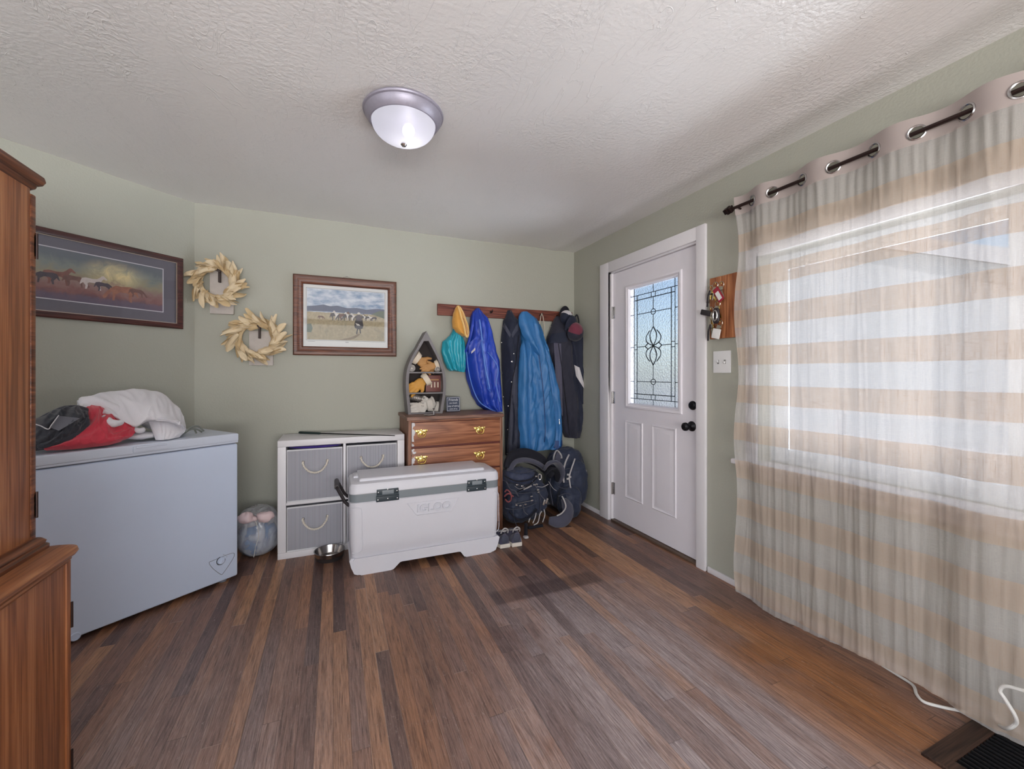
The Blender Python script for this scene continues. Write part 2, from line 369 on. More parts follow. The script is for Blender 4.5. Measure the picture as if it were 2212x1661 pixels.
b.box(-2.3, 1.5, -3.11, -3.04, 0.55, 0.61); b.box(-2.3, 1.5, -3.11, -3.04, 2.24, 2.3); struct(b.build('added_rear_window', M_vinyl))  # unseen window added as the opening for the rear fill lights
# low baseboards (painted like the wall foot: pale strip)
b = MB(); b.box(RX-0.014, RX-0.001, 3.065, BY-0.002, 0, 0.035, 0.004); b.box(RX-0.014, RX-0.001, -3.0, 1.93, 0, 0.035, 0.004); struct(b.build('baseboard_right', M_trim))
b = MB(); b.box(-0.86, RX-0.016, BY-0.014, BY-0.001, 0, 0.035, 0.004); struct(b.build('baseboard_back', M_trim))

# ---------------------------------------------------------------- front door
b = MB()
def casing(y0, y1, z0, z1): b.box(RX-0.022, RX-0.001, y0, y1, z0, z1, 0.004)
casing(1.94, 2.012, 0, 2.165); casing(2.942, 3.062, 0, 2.165); casing(2.012, 2.942, 2.078, 2.165)
b.box(RX-0.002, RX+0.13, 1.992, 2.012, 0, 2.084); b.box(RX-0.002, RX+0.13, 2.924, 2.952, 0, 2.084); b.box(RX-0.002, RX+0.13, 2.0, 2.95, 2.066, 2.084)
struct(b.build('trim_1', M_trim))
DX = RX+0.018                      # inner face of the slab
droot = bpy.data.objects.new('door_1', None); COL.objects.link(droot); struct(droot); droot.location = (DX, 2.47, 0); droot['label'] = 'white front door with leaded glass half window and two lower panels'
OFF = (DX, 2.47, 0)
def dfn(x0): return lambda a, c, t: (x0-t, a, c)
GY0, GY1, GZ0, GZ1 = 2.192, 2.725, 0.985, 1.905
b = MB(OFF)
for (y0, y1, z0, z1) in ((2.014, GY0, 0.022, 2.064), (GY1, 2.922, 0.022, 2.064), (GY0, GY1, 0.022, GZ0), (GY0, GY1, GZ1, 2.064)): b.box(DX, DX+0.044, y0, y1, z0, z1)
b.build('door_slab', M_door, droot)
for (y0, y1) in ((2.215, 2.455), (2.555, 2.765)):
    b = MB(OFF); cy = (y0+y1)/2; zc, hh = 0.545, 0.62
    b.ring(y1-y0, hh, [(0, 0.0), (0.008, 0.007), (0.018, 0.002), (0.03, -0.004+0.006), (0.055, 0.007), (0.056, 0.007)], lambda a, c, t: (DX-t, cy+a, zc+c))
    w2, h2 = (y1-y0)/2-0.056, hh/2-0.056
    b.poly([(DX-0.007, cy-w2, zc-h2), (DX-0.007, cy+w2, zc-h2), (DX-0.007, cy+w2, zc+h2), (DX-0.007, cy-w2, zc+h2)])
    b.build('raised_panel', M_door, droot)
b = MB(OFF); gy, gz, gw, gh = (GY0+GY1)/2, (GZ0+GZ1)/2, GY1-GY0, GZ1-GZ0
b.ring(gw+0.06, gh+0.06, [(0, 0.0), (0.004, 0.012), (0.016, 0.014), (0.026, 0.008), (0.034, 0.008), (0.042, -0.012)], lambda a, c, t: (DX-t, gy+a, gz+c)); b.build('glass_frame', M_door, droot)
def door_glass():
    t = NT('textured_door_glass'); v = t.obj(); n = t.noise(v, 70, 3, 0.6)
    g = t.n('ShaderNodeBsdfRefraction'); g.inputs['Roughness'].default_value = 0.28; g.inputs['IOR'].default_value = 1.12; g.inputs['Color'].default_value = (0.95, 0.96, 1.0, 1); t.put(g.inputs['Normal'], t.bump(n, 0.9, 0.01))
    gl = t.n('ShaderNodeBsdfGlossy'); gl.inputs['Roughness'].default_value = 0.15; tl = t.n('ShaderNodeBsdfTranslucent'); tl.inputs[0].default_value = (0.85, 0.9, 0.97, 1)
    t.surf(t.shmix(0.06, t.shmix(0.06, g.outputs[0], tl.outputs[0]), gl.outputs[0])); return t.m
GX = DX+0.016
b = MB(OFF); b.poly([(GX, GY0, GZ0), (GX, GY1, GZ0), (GX, GY1, GZ1), (GX, GY0, GZ1)]); b.build('textured_glass', door_glass(), droot)
M_bevel = glass_mat('bevelled_clear_glass', (0.97, 0.99, 1))
# leaded lines
M_lead = plain('lead_came', (52, 58, 64), 0.4, 0.8, var=0.1)
b = MB(OFF)
def gl_(a, c): return (GX-0.003, GY1-a*gw, GZ0+c*gh)          # a: 0 hinge side .. 1 latch side, c: 0 bottom .. 1 top
def came(pts, r=0.0028): b.tube([gl_(*p) for p in pts], r, 6)
la, lb, lc, ld = 0.10, 0.165, 0.84, 0.905
for a in (la, ld): came([(a, 0.0), (a, 1.0)])
for a in (lb, lc): came([(a, 0.055), (a, 0.925)], 0.0036)
for c in (0.055, 0.925): came([(0.0, c), (1.0, c)])
for c in (0.095, 0.885): came([(la, c), (ld, c)], 0.0034)
for c in (0.20, 0.765): came([(0.0, c), (la, c)]); came([(lb, c), (lc, c)]); came([(ld, c), (1, c)])
came([(0, 0.49), (la, 0.49)]); came([(lb, 0.49), (0.34, 0.49)]); came([(0.66, 0.49), (lc, 0.49)]); came([(ld, 0.49), (1, 0.49)])
for c in (0.47, 0.51): came([(la, c), (lb, c)]); came([(lc, c), (ld, c)])
for a in (0.46, 0.54): came([(a, 0.055), (a, 0.095)]); came([(a, 0.885), (a, 0.925)])
came([(0.5, 0.0), (0.5, 0.055)]); came([(0.5, 0.095), (0.5, 0.18)]); came([(0.5, 0.22), (0.5, 0.335)]); came([(0.5, 0.645), (0.5, 0.745)]); came([(0.5, 0.785), (0.5, 0.885)]); came([(0.5, 0.925), (0.5, 1.0)])
for c in (0.20, 0.765): b.tube([gl_(0.5+0.045*math.cos(q*PI/10), c+0.022*math.sin(q*PI/10)) for q in range(20)], 0.003, 6, closed=True)
for sg in (-1, 1):
    for s2 in (-1, 1):
        came([(q.x, q.y) for q in cr([(0.5, 0.49, 0), (0.5+s2*0.055, 0.49+sg*0.05, 0), (0.5+s2*0.06, 0.49+sg*0.10, 0), (0.5, 0.49+sg*0.155, 0)], 8)], 0.0042)
        came([(q.x, q.y) for q in cr([(0.5, 0.49, 0), (0.5+s2*0.12, 0.49+sg*0.03, 0), (0.5+s2*0.145, 0.49+sg*0.075, 0), (0.5+s2*0.07, 0.49+sg*0.125, 0)], 8)], 0.0036)
        came([(q.x, q.y) for q in cr([(0.5+s2*0.10, 0.49+sg*0.028, 0), (0.5+s2*0.135, 0.49+sg*0.012, 0), (0.5+s2*0.165, 0.49, 0)], 6)], 0.0036)
b.build('lead_cames', M_lead, droot)
for z in (0.27, 1.03, 1.74):
    b = MB(OFF); b.tube([(DX-0.010, 2.926, z-0.05), (DX-0.010, 2.926, z+0.05)], 0.008, 10); b.box(DX-0.004, DX+0.001, 2.90, 2.926, z-0.05, z+0.05, 0.001); b.build('hinge', M_steel, droot)
b = MB(OFF); b.lathe([(0.030, 0.0), (0.030, -0.006), (0.024, -0.016), (0.020, -0.018), (0.0, -0.018)], (DX, 2.072, 1.022), 28, 'X'); b.box(DX-0.028, DX-0.016, 2.068, 2.076, 1.006, 1.038, 0.002); b.build('deadbolt', M_black, droot)
b = MB(OFF); b.lathe([(0.033, 0.0), (0.033, -0.006), (0.022, -0.014), (0.013, -0.020), (0.012, -0.038), (0.022, -0.044), (0.028, -0.056), (0.026, -0.068), (0.016, -0.076), (0.0, -0.077)], (DX, 2.080, 0.885), 28, 'X'); b.build('door_knob', M_black, droot)
b = MB(OFF); b.box(RX-0.01, RX+0.13, 2.012, 2.924, 0.001, 0.016, 0.003); b.build('threshold', plain('worn_threshold', (92, 74, 62), 0.5, var=0.3), droot)
# ---------------------------------------------------------------- window behind the curtain
wr = bpy.data.objects.new('window_1', None); COL.objects.link(wr); struct(wr); wr.location = (RX, 0.7, 0.745); wr['label'] = 'white picture window with two panes behind the sheer curtain'
OW = (RX, 0.7, 0.745)
b = MB(OW)
for (y0, y1) in ((1.50, 1.60), (0.555, 0.70), (-0.20, -0.12)): b.box(RX+0.097, RX+0.111, y0, y1, 0.76, 1.87, 0.002)
b.box(RX+0.098, RX+0.110, -0.2, 1.6, 0.745, 0.822, 0.002); b.box(RX+0.098, RX+0.110, -0.2, 1.6, 1.79, 1.87, 0.002)
b.build('window_frame', M_vinyl, wr)
for (y0, y1) in ((0.70, 1.50), (-0.12, 0.555)):
    b = MB(OW); b.poly([(RX+0.105, y0, 0.822), (RX+0.105, y1, 0.822), (RX+0.105, y1, 1.79), (RX+0.105, y0, 1.79)]); b.build('window_pane', M_glass, wr)
b = MB(OW)
b.box(RX-0.018, RX-0.001, 1.60, 1.665, 0.745, 1.93, 0.004); b.box(RX-0.018, RX-0.001, -0.2, 1.60, 1.87, 1.93, 0.004); b.box(RX-0.018, RX-0.001, -0.265, -0.2, 0.745, 1.93, 0.004); b.box(RX-0.016, RX-0.001, -0.23, 1.64, 0.665, 0.715, 0.004)
b.build('window_casing', M_trim, wr)
b = MB(OW); b.box(RX-0.052, RX+0.075, -0.30, 1.735, 0.716, 0.746, 0.010, 3); b.build('window_sill', M_trim, wr)
# ================================================================ OUTSIDE
def siding_mat():
    t = NT('white_lap_siding'); v = t.obj(); x, y, z = t.sep(v); f = t.math('FRACT', t.math('DIVIDE', z, 0.11))
    t.pbr(lin((226, 228, 232)), 0.6, 0, t.bump(f, 0.5, 0.02), 0.3); return t.m
M_siding = siding_mat(); M_roofs = plain('grey_shingles', (150, 150, 155), 0.8, var=0.2, bump=0.3, bs=30)
b = MB(); b.box(2.31, 40, -30, 30, -0.5, -0.4); struct(b.build('ground', plain('pale_gravel', (190, 184, 176), 0.9, var=0.15, vs=1.5, bump=0.3, bs=20)))
HX = 9.0
house = thing('house', 'white sided gable house next door seen through the window curtain', 'house', (HX, 5.2, -0.4))
OH = (HX, 5.2, -0.4)
b = MB(OH); b.prism([(1.9, -0.4), (9.5, -0.4), (9.5, 2.4), (5.7, 4.05), (1.9, 2.4)], lambda a, c, t: (t, a, c), HX, HX+6); b.build('wall', M_siding, house)
b = MB(OH)
b.prism([(1.35, 2.22), (5.7, 4.12), (10.05, 2.22), (10.05, 2.38), (5.7, 4.28), (1.35, 2.38)], lambda a, c, t: (t, a, c), HX-0.25, HX+6.2); b.build('roof', M_roofs, house)
b = MB(OH)
b.prism([(1.35, 2.16), (5.7, 4.06), (10.05, 2.16), (10.05, 2.40), (5.7, 4.30), (1.35, 2.40)], lambda a, c, t: (t, a, c), HX-0.29, HX-0.255); b.build('barge_board', M_trim, house)
for (y0, z0) in ((6.6, 0.9),):
    b = MB(OH); b.ring(1.0, 1.1, [(0, 0), (0, 0.04), (0.09, 0.04), (0.09, 0.0)], lambda a, c, t: (HX-t, y0+a, z0+0.55+c)); w_ = b.build('window', M_trim, house)
    b = MB(OH); b.poly([(HX-0.006, y0-0.42, z0+0.08), (HX-0.006, y0+0.42, z0+0.08), (HX-0.006, y0+0.42, z0+1.02), (HX-0.006, y0-0.42, z0+1.02)]); b.build('pane', plain('house_window_glass', (150, 165, 185), 0.1), w_)
fen = thing('fence', 'low white rail fence outside between window and neighbouring house', 'fence', (7.2, 3.0, -0.4))
OF2 = (7.2, 3.0, -0.4)
for z in (0.55, 0.98):
    b = MB(OF2); b.box(7.18, 7.22, -3, 9, z-0.06-0.3, z+0.06-0.3); b.build('rail', M_trim, fen)
for k in range(6):
    b = MB(OF2); y = -2.6+2.2*k; b.box(7.15, 7.25, y-0.05, y+0.05, -0.4, 0.8); b.build('post', M_trim, fen)

# ================================================================ CURTAIN AND ROD
def curtain_mat():
    t = NT('striped_sheer_curtain'); v = t.obj(); x, y, z = t.sep(v)
    ph = t.math('FRACT', t.math('DIVIDE', t.math('SUBTRACT', 1.995+0.207*12, z), 0.207))
    wob = t.math('MULTIPLY', t.math('SUBTRACT', t.noise(v, 7, 2), 0.5), 0.03)
    band = t.math('LESS_THAN', t.math('ADD', ph, wob), 0.47)
    band = t.math('MULTIPLY', band, t.math('LESS_THAN', z, 2.0))
    head = t.math('GREATER_THAN', z, 2.108)
    th1 = t.noise(t.map(v, (1, 1, 0.03)), 420, 2, 0.6); th2 = t.noise(t.map(v, (1, 0.03, 1)), 420, 2, 0.6)
    weave = t.math('MAXIMUM', t.rng(th1, 0.45, 0.75), t.rng(th2, 0.45, 0.75))
    wcol = t.mix(weave, lin((206, 202, 199)), lin((184, 179, 176)))
    bcol = t.mix(weave, lin((196, 180, 166)), lin((164, 147, 133)))
    col = t.mix(band, wcol, bcol); col = t.mix(head, col, lin((176, 164, 160)))
    fac = t.math('ADD', t.math('ADD', 0.55, t.math('MULTIPLY', band, 0.22)), t.math('MULTIPLY', t.math('SUBTRACT', weave, 0.4), 0.25))
    fac = t.math('MAXIMUM', fac, t.math('MULTIPLY', head, 0.97))
    d = t.n('ShaderNodeBsdfDiffuse'); t.put(d.inputs[0], col); tl = t.n('ShaderNodeBsdfTranslucent'); t.put(tl.inputs[0], col)
    tr = t.n('ShaderNodeBsdfTransparent')
    t.surf(t.shmix(fac, tr.outputs[0], t.shmix(0.15, d.outputs[0], tl.outputs[0]))); return t.m
CX0 = 2.055; RODZ = 2.152
gro = [PX(u, 807, CX0).y for u in (1625, 1668, 1733, 1800, 1888, 1980, 2088, 2205)]
while gro[-1] > -0.3: gro.append(gro[-1]-0.108)
CYL, CYR = 1.664, gro[-1]-0.05
def phase(y):
    if y >= gro[0]: return (gro[0]-y)/0.10
    for k in range(len(gro)-1):
        if y >= gro[k+1]: return k+(gro[k]-y)/(gro[k]-gro[k+1])
    return len(gro)-1+(gro[-1]-y)/0.1
def curtain_x(y, z):
    k = phase(y); s = math.sin(PI*k)                       # + : towards the room
    low = max(0.0, min(1.0, (2.12-z)/1.2))
    a = 0.017*(1-0.3*low)
    x = CX0-a*s*(1 if z > 2.1 else 0.75)-0.010*low*math.sin(y*19+2.2*n3(y*2, z*0.6, 3))-0.010*low*n3(y*22, z*0.8, 9)
    if z < 2.11: x -= 0.0028*math.exp(-((z-2.05)/0.08)**2)*math.sin(y*165+3*n3(y*9, 1, 1))+0.0036*(1-2*abs(n3(y*30, z*1.2, 4)))**5
    if 0.55 < z < 0.9 and x > 2.082: x = 2.082             # rests on the sill nose
    return x
cw = thing('curtain', 'long striped sheer curtain hanging from grommets over the window', 'curtain', (CX0, 0.7, 0.0))
OC = (CX0, 0.7, 0.0)
b = MB(OC); NY = 430
zs = [2.212-0.0065*i for i in range(18)]; zs += [2.095-(2.095-0.0)*i/78 for i in range(1, 79)]
def cpt(y, z, tp):
    if z < 0.05: z = max(z, 0.0)
    e = (z/2.2)
    hem = 0.022+0.016*math.sin(y*7+1)+0.035*max(0, (1.2-y))*0.6
    zz = hem+(z)*(2.212-hem)/2.212+0.003*math.sin(PI*phase(y))*tp
    yy = y
    if y > CYL-0.12: yy = y+((y-(CYL-0.12))/0.12)*(0.012*math.sin(z*9)+0.012*n3(z*3, 2, 2))
    return yy, zz
G = [[None]*NY for _ in zs]
for j, z in enumerate(zs):
    for i in range(NY):
        y = CYL+(CYR-CYL)*i/(NY-1); yy, zz = cpt(y, z, 1 if j < 18 else 0); G[j][i] = (curtain_x(y, zz), yy, zz)
gc = [Vector((CX0, y, RODZ)) for y in gro]
V = {}
def gv(j, i):
    if (j, i) not in V: V[(j, i)] = b.v(G[j][i])
    return V[(j, i)]
for j in range(len(zs)-1):
    for i in range(NY-1):
        c = (Vector(G[j][i])+Vector(G[j+1][i+1]))/2
        if j < 18 and any((c-g).length < 0.0235 for g in gc): continue
        b.face([gv(j, i), gv(j, i+1), gv(j+1, i+1), gv(j+1, i)])
b.build('curtain_panel', curtain_mat(), cw, smooth=180)
for g in gc:
    e = 0.004; tx = curtain_x(g.y-e, g.z)-curtain_x(g.y+e, g.z); tg = Vector((tx, -2*e, 0)).normalized()
    b = MB(OC); b.tube([g+tg*0.0255*math.cos(q*PI/14)+Vector((0, 0, 0.0255*math.sin(q*PI/14))) for q in range(28)], 0.0045, 6, closed=True); b.build('grommet', M_steel, cw)
rod = thing('curtain_rod', 'dark bronze curtain rod running through the curtain grommets above the window', 'curtain rod', (CX0, 1.7, RODZ))
OR = (CX0, 1.7, RODZ)
b = MB(OR); b.tube([(CX0, 1.69, RODZ), (CX0, -0.45, RODZ)], 0.0085, 14); b.build('pole', M_bronze, rod)
b = MB(OR)
for (y, r) in ((1.695, 0.016), (1.712, 0.018), (1.729, 0.014)): b.box(CX0-r, CX0+r, y-0.007, y+0.007, RODZ-r, RODZ+r, 0.002, rot=Matrix.Rotation(PI/4, 3, 'Y'), piv=(CX0, y, RODZ))
b.tube([(CX0, 1.69, RODZ), (CX0, 1.735, RODZ)], 0.006, 8); b.build('finial', M_bronze, rod)
for y in (1.645, -0.4):
    b = MB(OR); b.tube([(CX0, y, RODZ-0.011), (CX0+0.02, y, RODZ-0.014), (RX-0.004, y, RODZ-0.014)], 0.005, 8); b.lathe([(0.018, 0), (0.018, -0.006), (0, -0.007)], (RX-0.001, y, RODZ-0.014), 16, 'X'); b.build('bracket', M_bronze, rod)

# ================================================================ CEILING LIGHT
LX, LY = 0.292, 1.93
lz = ceil_z(LX, LY)
cl = thing('ceiling_light', 'round flush ceiling light with frosted glass dome and grey metal rim', 'ceiling light', (LX, LY, lz))
OL = (LX, LY, lz)
b = MB(OL); b.lathe([(0.0, -0.001), (0.172, -0.001), (0.176, -0.008), (0.174, -0.014), (0.168, -0.018), (0.166, -0.028), (0.150, -0.052), (0.146, -0.056), (0.141, -0.056), (0.139, -0.045), (0.13, -0.03)], (LX, LY, lz), 64); b.build('rim', plain('pewter_grey_metal', (150, 146, 160), 0.42, 0.35, var=0.12, vs=60, bump=0.1, bs=300), cl)
def dome_mat():
    t = NT('frosted_dome'); 
    g = t.n('ShaderNodeBsdfRefraction'); g.inputs['Roughness'].default_value = 0.22; g.inputs['IOR'].default_value = 1.06
    tl = t.n('ShaderNodeBsdfTranslucent'); tl.inputs[0].default_value = (0.9, 0.9, 0.95, 1)
    em = t.n('ShaderNodeEmission'); em.inputs[0].default_value = (0.93, 0.95, 1, 1); em.inputs[1].default_value = 0.12
    ad = t.n('ShaderNodeAddShader'); t.t.links.new(t.shmix(0.5, g.outputs[0], tl.outputs[0]), ad.inputs[0]); t.t.links.new(em.outputs[0], ad.inputs[1])
    t.surf(ad.outputs[0]); return t.m
b = MB(OL); prof = [(0.139*math.cos(a), -0.05-0.088*math.sin(a)) for a in [PI/2*q/20 for q in range(20)]]+[(0.0, -0.138)]
b.lathe(prof, (LX, LY, lz), 64); b.build('glass_dome', dome_mat(), cl)
b = MB(OL); b.lathe([(0.004, -0.134), (0.012, -0.139), (0.014, -0.145), (0.009, -0.152), (0.0, -0.154)], (LX, LY, lz), 24); b.build('finial', M_steel, cl)
te = NT('lit_bulb'); e_ = te.n('ShaderNodeEmission'); e_.inputs[0].default_value = (1, 0.97, 0.98, 1); e_.inputs[1].default_value = 8.0; te.surf(e_.outputs[0])
b = MB(OL); b.sup((LX+0.02, LY, lz-0.075), (0.026, 0.026, 0.03), 2, 16, 10); b.build('bulb', te.m, cl)

# ================================================================ WALL SWITCH, KEY RACK, FLOOR VENT, CABLE
sw = thing('light_switch', 'white double toggle light switch plate beside the front door below key plaque', 'light switch', (RX, 1.831, 1.30))
OS = (RX, 1.831, 1.30)
M_plate = plain('switch_plate_white', (224, 224, 224), 0.35, var=0.02)
b = MB(OS); b.box(RX-0.007, RX-0.0005, 1.770, 1.892, 1.234, 1.366, 0.003); b.build('plate', M_plate, sw)
for y, up in ((1.855, 1), (1.808, -1)):
    b = MB(OS); b.box(RX-0.009, RX-0.006, y-0.006, y+0.006, 1.288, 1.312); b.build('slot', plain('switch_slot', (120, 118, 116), 0.5), sw)
    b = MB(OS); b.box(RX-0.020, RX-0.006, y-0.004, y+0.004, 1.294, 1.306, 0.001, rot=Matrix.Rotation(0.5*up, 3, 'Y'), piv=(RX-0.006, y, 1.30)); b.build('toggle', M_plate, sw)
kp = thing('key_plaque', 'rustic knotty pine key plaque on wall beside front door', 'key rack', (RX, 1.80, 1.44))
OK_ = (RX, 1.80, 1.44)
b = MB(OK_); b.box(RX-0.022, RX-0.001, 1.700, 1.905, 1.440, 1.812, 0.004); b.build('board', M_plaque, kp)
kspots = [(1.875, 1.76), (1.842, 1.775), (1.80, 1.77), (1.875, 1.63), (1.825, 1.66), (1.87, 1.555), (1.81, 1.545)]
for (y, z) in kspots:
    b = MB(OK_); b.tube(cr([(RX-0.022, y, z), (RX-0.042, y, z-0.002), (RX-0.046, y, z-0.012), (RX-0.044, y, z+0.0)], 4), 0.0018, 6); b.build('hook', M_brass, kp)
M_key = plain('key_nickel', (196, 190, 178), 0.28, 1.0, var=0.15); M_ktag = plain('red_key_tag', (150, 30, 52), 0.4); M_wtag = plain('white_key_tag', (222, 220, 218), 0.4); M_fob = plain('black_fob_plastic', (40, 34, 38), 0.45); M_wht = plain('cord_white', (214, 212, 208), 0.5, var=0.05)
def keybunch(y, z, kind, label):
    k = thing('key_bunch', label, 'keys', (RX-0.046, y, z), 0, 'key bunches on the pine plaque'); k.scale = (1.2, 1.4, 1.4); O = (RX-0.046, y, z); X = RX-0.046
    b = MB(O); b.tube([(X, y+0.013*math.cos(q*PI/8), z-0.012+0.013*math.sin(q*PI/8)) for q in range(16)], 0.0014, 5, closed=True); b.build('ring', M_key, k)
    rnd = random.Random(int(y*1000+z*777))
    for s in range(3):
        a = rnd.uniform(-0.6, 0.6); R = Matrix.Rotation(a, 3, 'X'); px = (X-0.003*s, y, z-0.022); b = MB(O)
        b.lathe([(0.010, -0.001), (0.010, 0.001)], Vector(px)+R@Vector((0, 0, -0.008)), 14, 'X'); b.box(px[0]-0.001, px[0]+0.001, y-0.0035, y+0.0035, z-0.075, z-0.036, 0, rot=R, piv=px)
        b.build('key', M_key if s else M_brass, k)
    if kind == 'red':
        b = MB(O); b.box(X-0.012, X-0.007, y-0.014, y+0.014, z-0.095, z-0.03, 0.002, rot=Matrix.Rotation(-0.55, 3, 'X'), piv=(X, y, z-0.02)); f = b.build('tag', M_ktag, k)
        b = MB(O); b.box(X-0.0135, X-0.012, y-0.009, y+0.009, z-0.088, z-0.05, 0, rot=Matrix.Rotation(-0.55, 3, 'X'), piv=(X, y, z-0.02)); b.build('paper_insert', M_wtag, f)
    if kind == 'fob':
        b = MB(O); b.sup((X-0.010, y, z-0.062), (0.008, 0.017, 0.034), 3, 20, 12); f = b.build('remote_fob', M_fob, k)
        b = MB(O); b.tube([(X-0.019, y+0.010*math.cos(q*PI/10), z-0.062+0.022*math.sin(q*PI/10)) for q in range(20)], 0.003, 6, closed=True); b.build('silver_bezel', M_steel, f)
    if kind == 'blade':
        b = MB(O); b.box(X-0.012, X-0.004, y-0.011, y+0.040, z-0.038, z-0.014, 0.004, rot=Matrix.Rotation(0.3, 3, 'X'), piv=(X, y, z)); b.build('leather_fob', M_fob, k)
    if kind == 'white':
        b = MB(O); b.box(X-0.010, X-0.006, y-0.022, y+0.018, z-0.078, z-0.036, 0.002, rot=Matrix.Rotation(0.25, 3, 'X'), piv=(X, y, z)); b.build('tag', M_wtag, k)
    if kind == 'strap':
        b = MB(O); b.tube(cr([(X-0.006, y, z-0.02), (X-0.012, y+0.006, z-0.05), (X-0.008, y+0.012, z-0.09)], 5), [0.005]*11, 6, flat=0.4); b.build('strap', M_fob, k)
for (y, z), kd, lb in zip(kspots, ('strap', 'red', 'white2', 'blade', 'fob', 'strap', 'white'),
    ('keys with a dark strap at the upper left of pine plaque', 'keys with red tag and white paper insert on pine plaque', 'bare silver keys at the upper right of pine plaque', 'keys with dark leather fob sticking out left of the pine plaque', 'keys with black car remote ringed in silver on pine plaque', 'keys with a dark strap at lower left of pine plaque', 'keys with white square tag at the bottom of pine plaque')):
    keybunch(y, z, kd, lb)
va = thing('floor_vent', 'black slatted floor register set in dark wood frame below the curtain', 'floor vent', (1.93, 0.52, 0.0))
OV = (1.93, 0.52, 0.0)
b = MB(OV); b.ring(0.40, 0.46, [(0, 0.0005), (0.0, 0.008), (0.008, 0.012), (0.052, 0.012), (0.058, 0.006), (0.058, 0.001)], lambda a, c, t: (1.945+a, 0.505+c, t)); b.build('wood_frame', wood('dark_register_wood', (34, 22, 18), (58, 40, 32), (86, 62, 48), 'X', 1.5, 0.45, 6.0), va)
b = MB(OV); b.poly([(1.79, 0.33, 0.0015), (2.10, 0.33, 0.0015), (2.10, 0.68, 0.0015), (1.79, 0.68, 0.0015)]); b.build('duct', plain('duct_black', (8, 8, 9), 0.9), va)
for k in range(15):
    b = MB(OV); x = 1.80+k*0.0207; b.box(x-0.0025, x+0.0025, 0.335, 0.675, 0.002, 0.010, 0.001, rot=Matrix.Rotation(0.4, 3, 'Y'), piv=(x, 0, 0.006)); b.build('slat', M_black, va)
for y in (0.45, 0.57):
    b = MB(OV); b.box(1.79, 2.10, y-0.003, y+0.003, 0.001, 0.009); b.build('crossbar', M_black, va)
p_ = [PZ(u, v, 0.006) for u, v in ((1972, 1480), (1980, 1500), (1996, 1516), (2030, 1526), (2068, 1534), (2105, 1549), (2140, 1563))]
p_ = [Vector((min(q.x, 2.125), q.y, q.z)) for q in p_]
p_ = [Vector((2.12, 1.02, 0.006)), Vector((2.11, 0.96, 0.006))]+p_+[PX(2172, 1573, 2.01), PX(2194, 1563, 2.0), PX(2192, 1545, 1.99), PX(2172, 1512, 1.985), PX(2160, 1492, 1.985), PX(2172, 1482, 1.985), PX(2212, 1492, 1.985), PX(2300, 1515, 1.985)]
p_ = [Vector((q.x, q.y, max(q.z, 0.02 if 1.74 < q.x < 2.15 and q.y < 0.74 else 0.006))) for q in p_]
b = MB(); b.tube(cr(p_, 8), 0.0055, 10); tag(b.build('power_cable', M_wht), 'thick white cable looping out from under the curtain beside the floor vent', 'cable')
# ================================================================ HUTCH (left edge)
hu = thing('hutch', 'tall two tier orange oak hutch at the left in front of the freezer', 'hutch', (-1.2, 1.33, 0))
OH = (-1.2, 1.33, 0)
UX, UY = -0.742, 1.545; BX = -0.672
b = MB(OH); b.box(-1.75, BX, 1.10, UY-0.01, 0.0, 0.715, 0.003); b.build('lower_cabinet', M_oak, hu)
b = MB(OH); b.box(-1.75, BX+0.003, UY-0.012, UY+0.008, 0.0, 0.715, 0.002); b.build('face_frame', M_oak, hu)
def slab(mb, x1, y1, z0, z1, r, prof):            # moulded slab with rounded front corner; prof = (outset, z)
    L = []
    for d, z in prof:
        ring = [(-1.80, 1.06, z), (x1+d, 1.06, z)]
        for q in range(9):
            a = PI/2*q/8; ring.append((x1+d-r+r*math.cos(a)+0, y1+d-r+r*math.sin(a), z))
        ring.append((-1.80, y1+d, z)); L.append([mb.v(p) for p in ring])
    for A, B in zip(L, L[1:]):
        for i in range(len(A)): mb.face([A[i], A[(i+1) % len(A)], B[(i+1) % len(A)], B[i]])
    mb.face(L[0][::-1]); mb.face(L[-1])
b = MB(OH); slab(b, -0.660, 1.560, 0, 0, 0.045, [(-0.012, 0.712), (-0.004, 0.716), (0.0, 0.722), (0.004, 0.726), (0.002, 0.732), (0.010, 0.736), (0.014, 0.744), (0.012, 0.752), (0.0, 0.757)]); b.build('countertop', M_oakY, hu)
b = MB(OH); slab(b, UX+0.020, UY+0.012, 0, 0, 0.02, [(0.010, 0.757), (0.010, 0.766), (0.004, 0.772), (0.006, 0.778), (0.0, 0.786), (-0.012, 0.790)]); b.build('base_moulding', M_oakdark, hu)
b = MB(OH); b.box(-1.75, UX, 1.16, UY-0.012, 0.785, 1.735, 0.002); b.build('upper_cabinet', M_oak, hu)
b = MB(OH); b.box(-1.75, UX+0.002, UY-0.012, UY+0.008, 0.785, 1.71, 0.003); b.build('upper_door', M_oakdark, hu)
b = MB(OH); slab(b, UX, UY+0.008, 0, 0, 0.02, [(0.0, 1.722), (0.006, 1.728), (0.008, 1.736), (0.016, 1.742), (0.020, 1.752), (0.018, 1.762), (0.004, 1.768)]); b.build('cornice', M_oakdark, hu)
for z, y, x in ((1.575, UY+0.008, UX), (0.875, UY+0.008, UX), (0.56, UY+0.012, BX), (0.15, UY+0.012, BX)):
    b = MB(OH); b.tube([(x+0.003, y, z-0.035), (x+0.003, y, z+0.035)], 0.0032, 8); b.box(x-0.001, x+0.002, y-0.009, y+0.002, z-0.03, z+0.03, 0.001); b.build('hinge', M_bronze, hu)

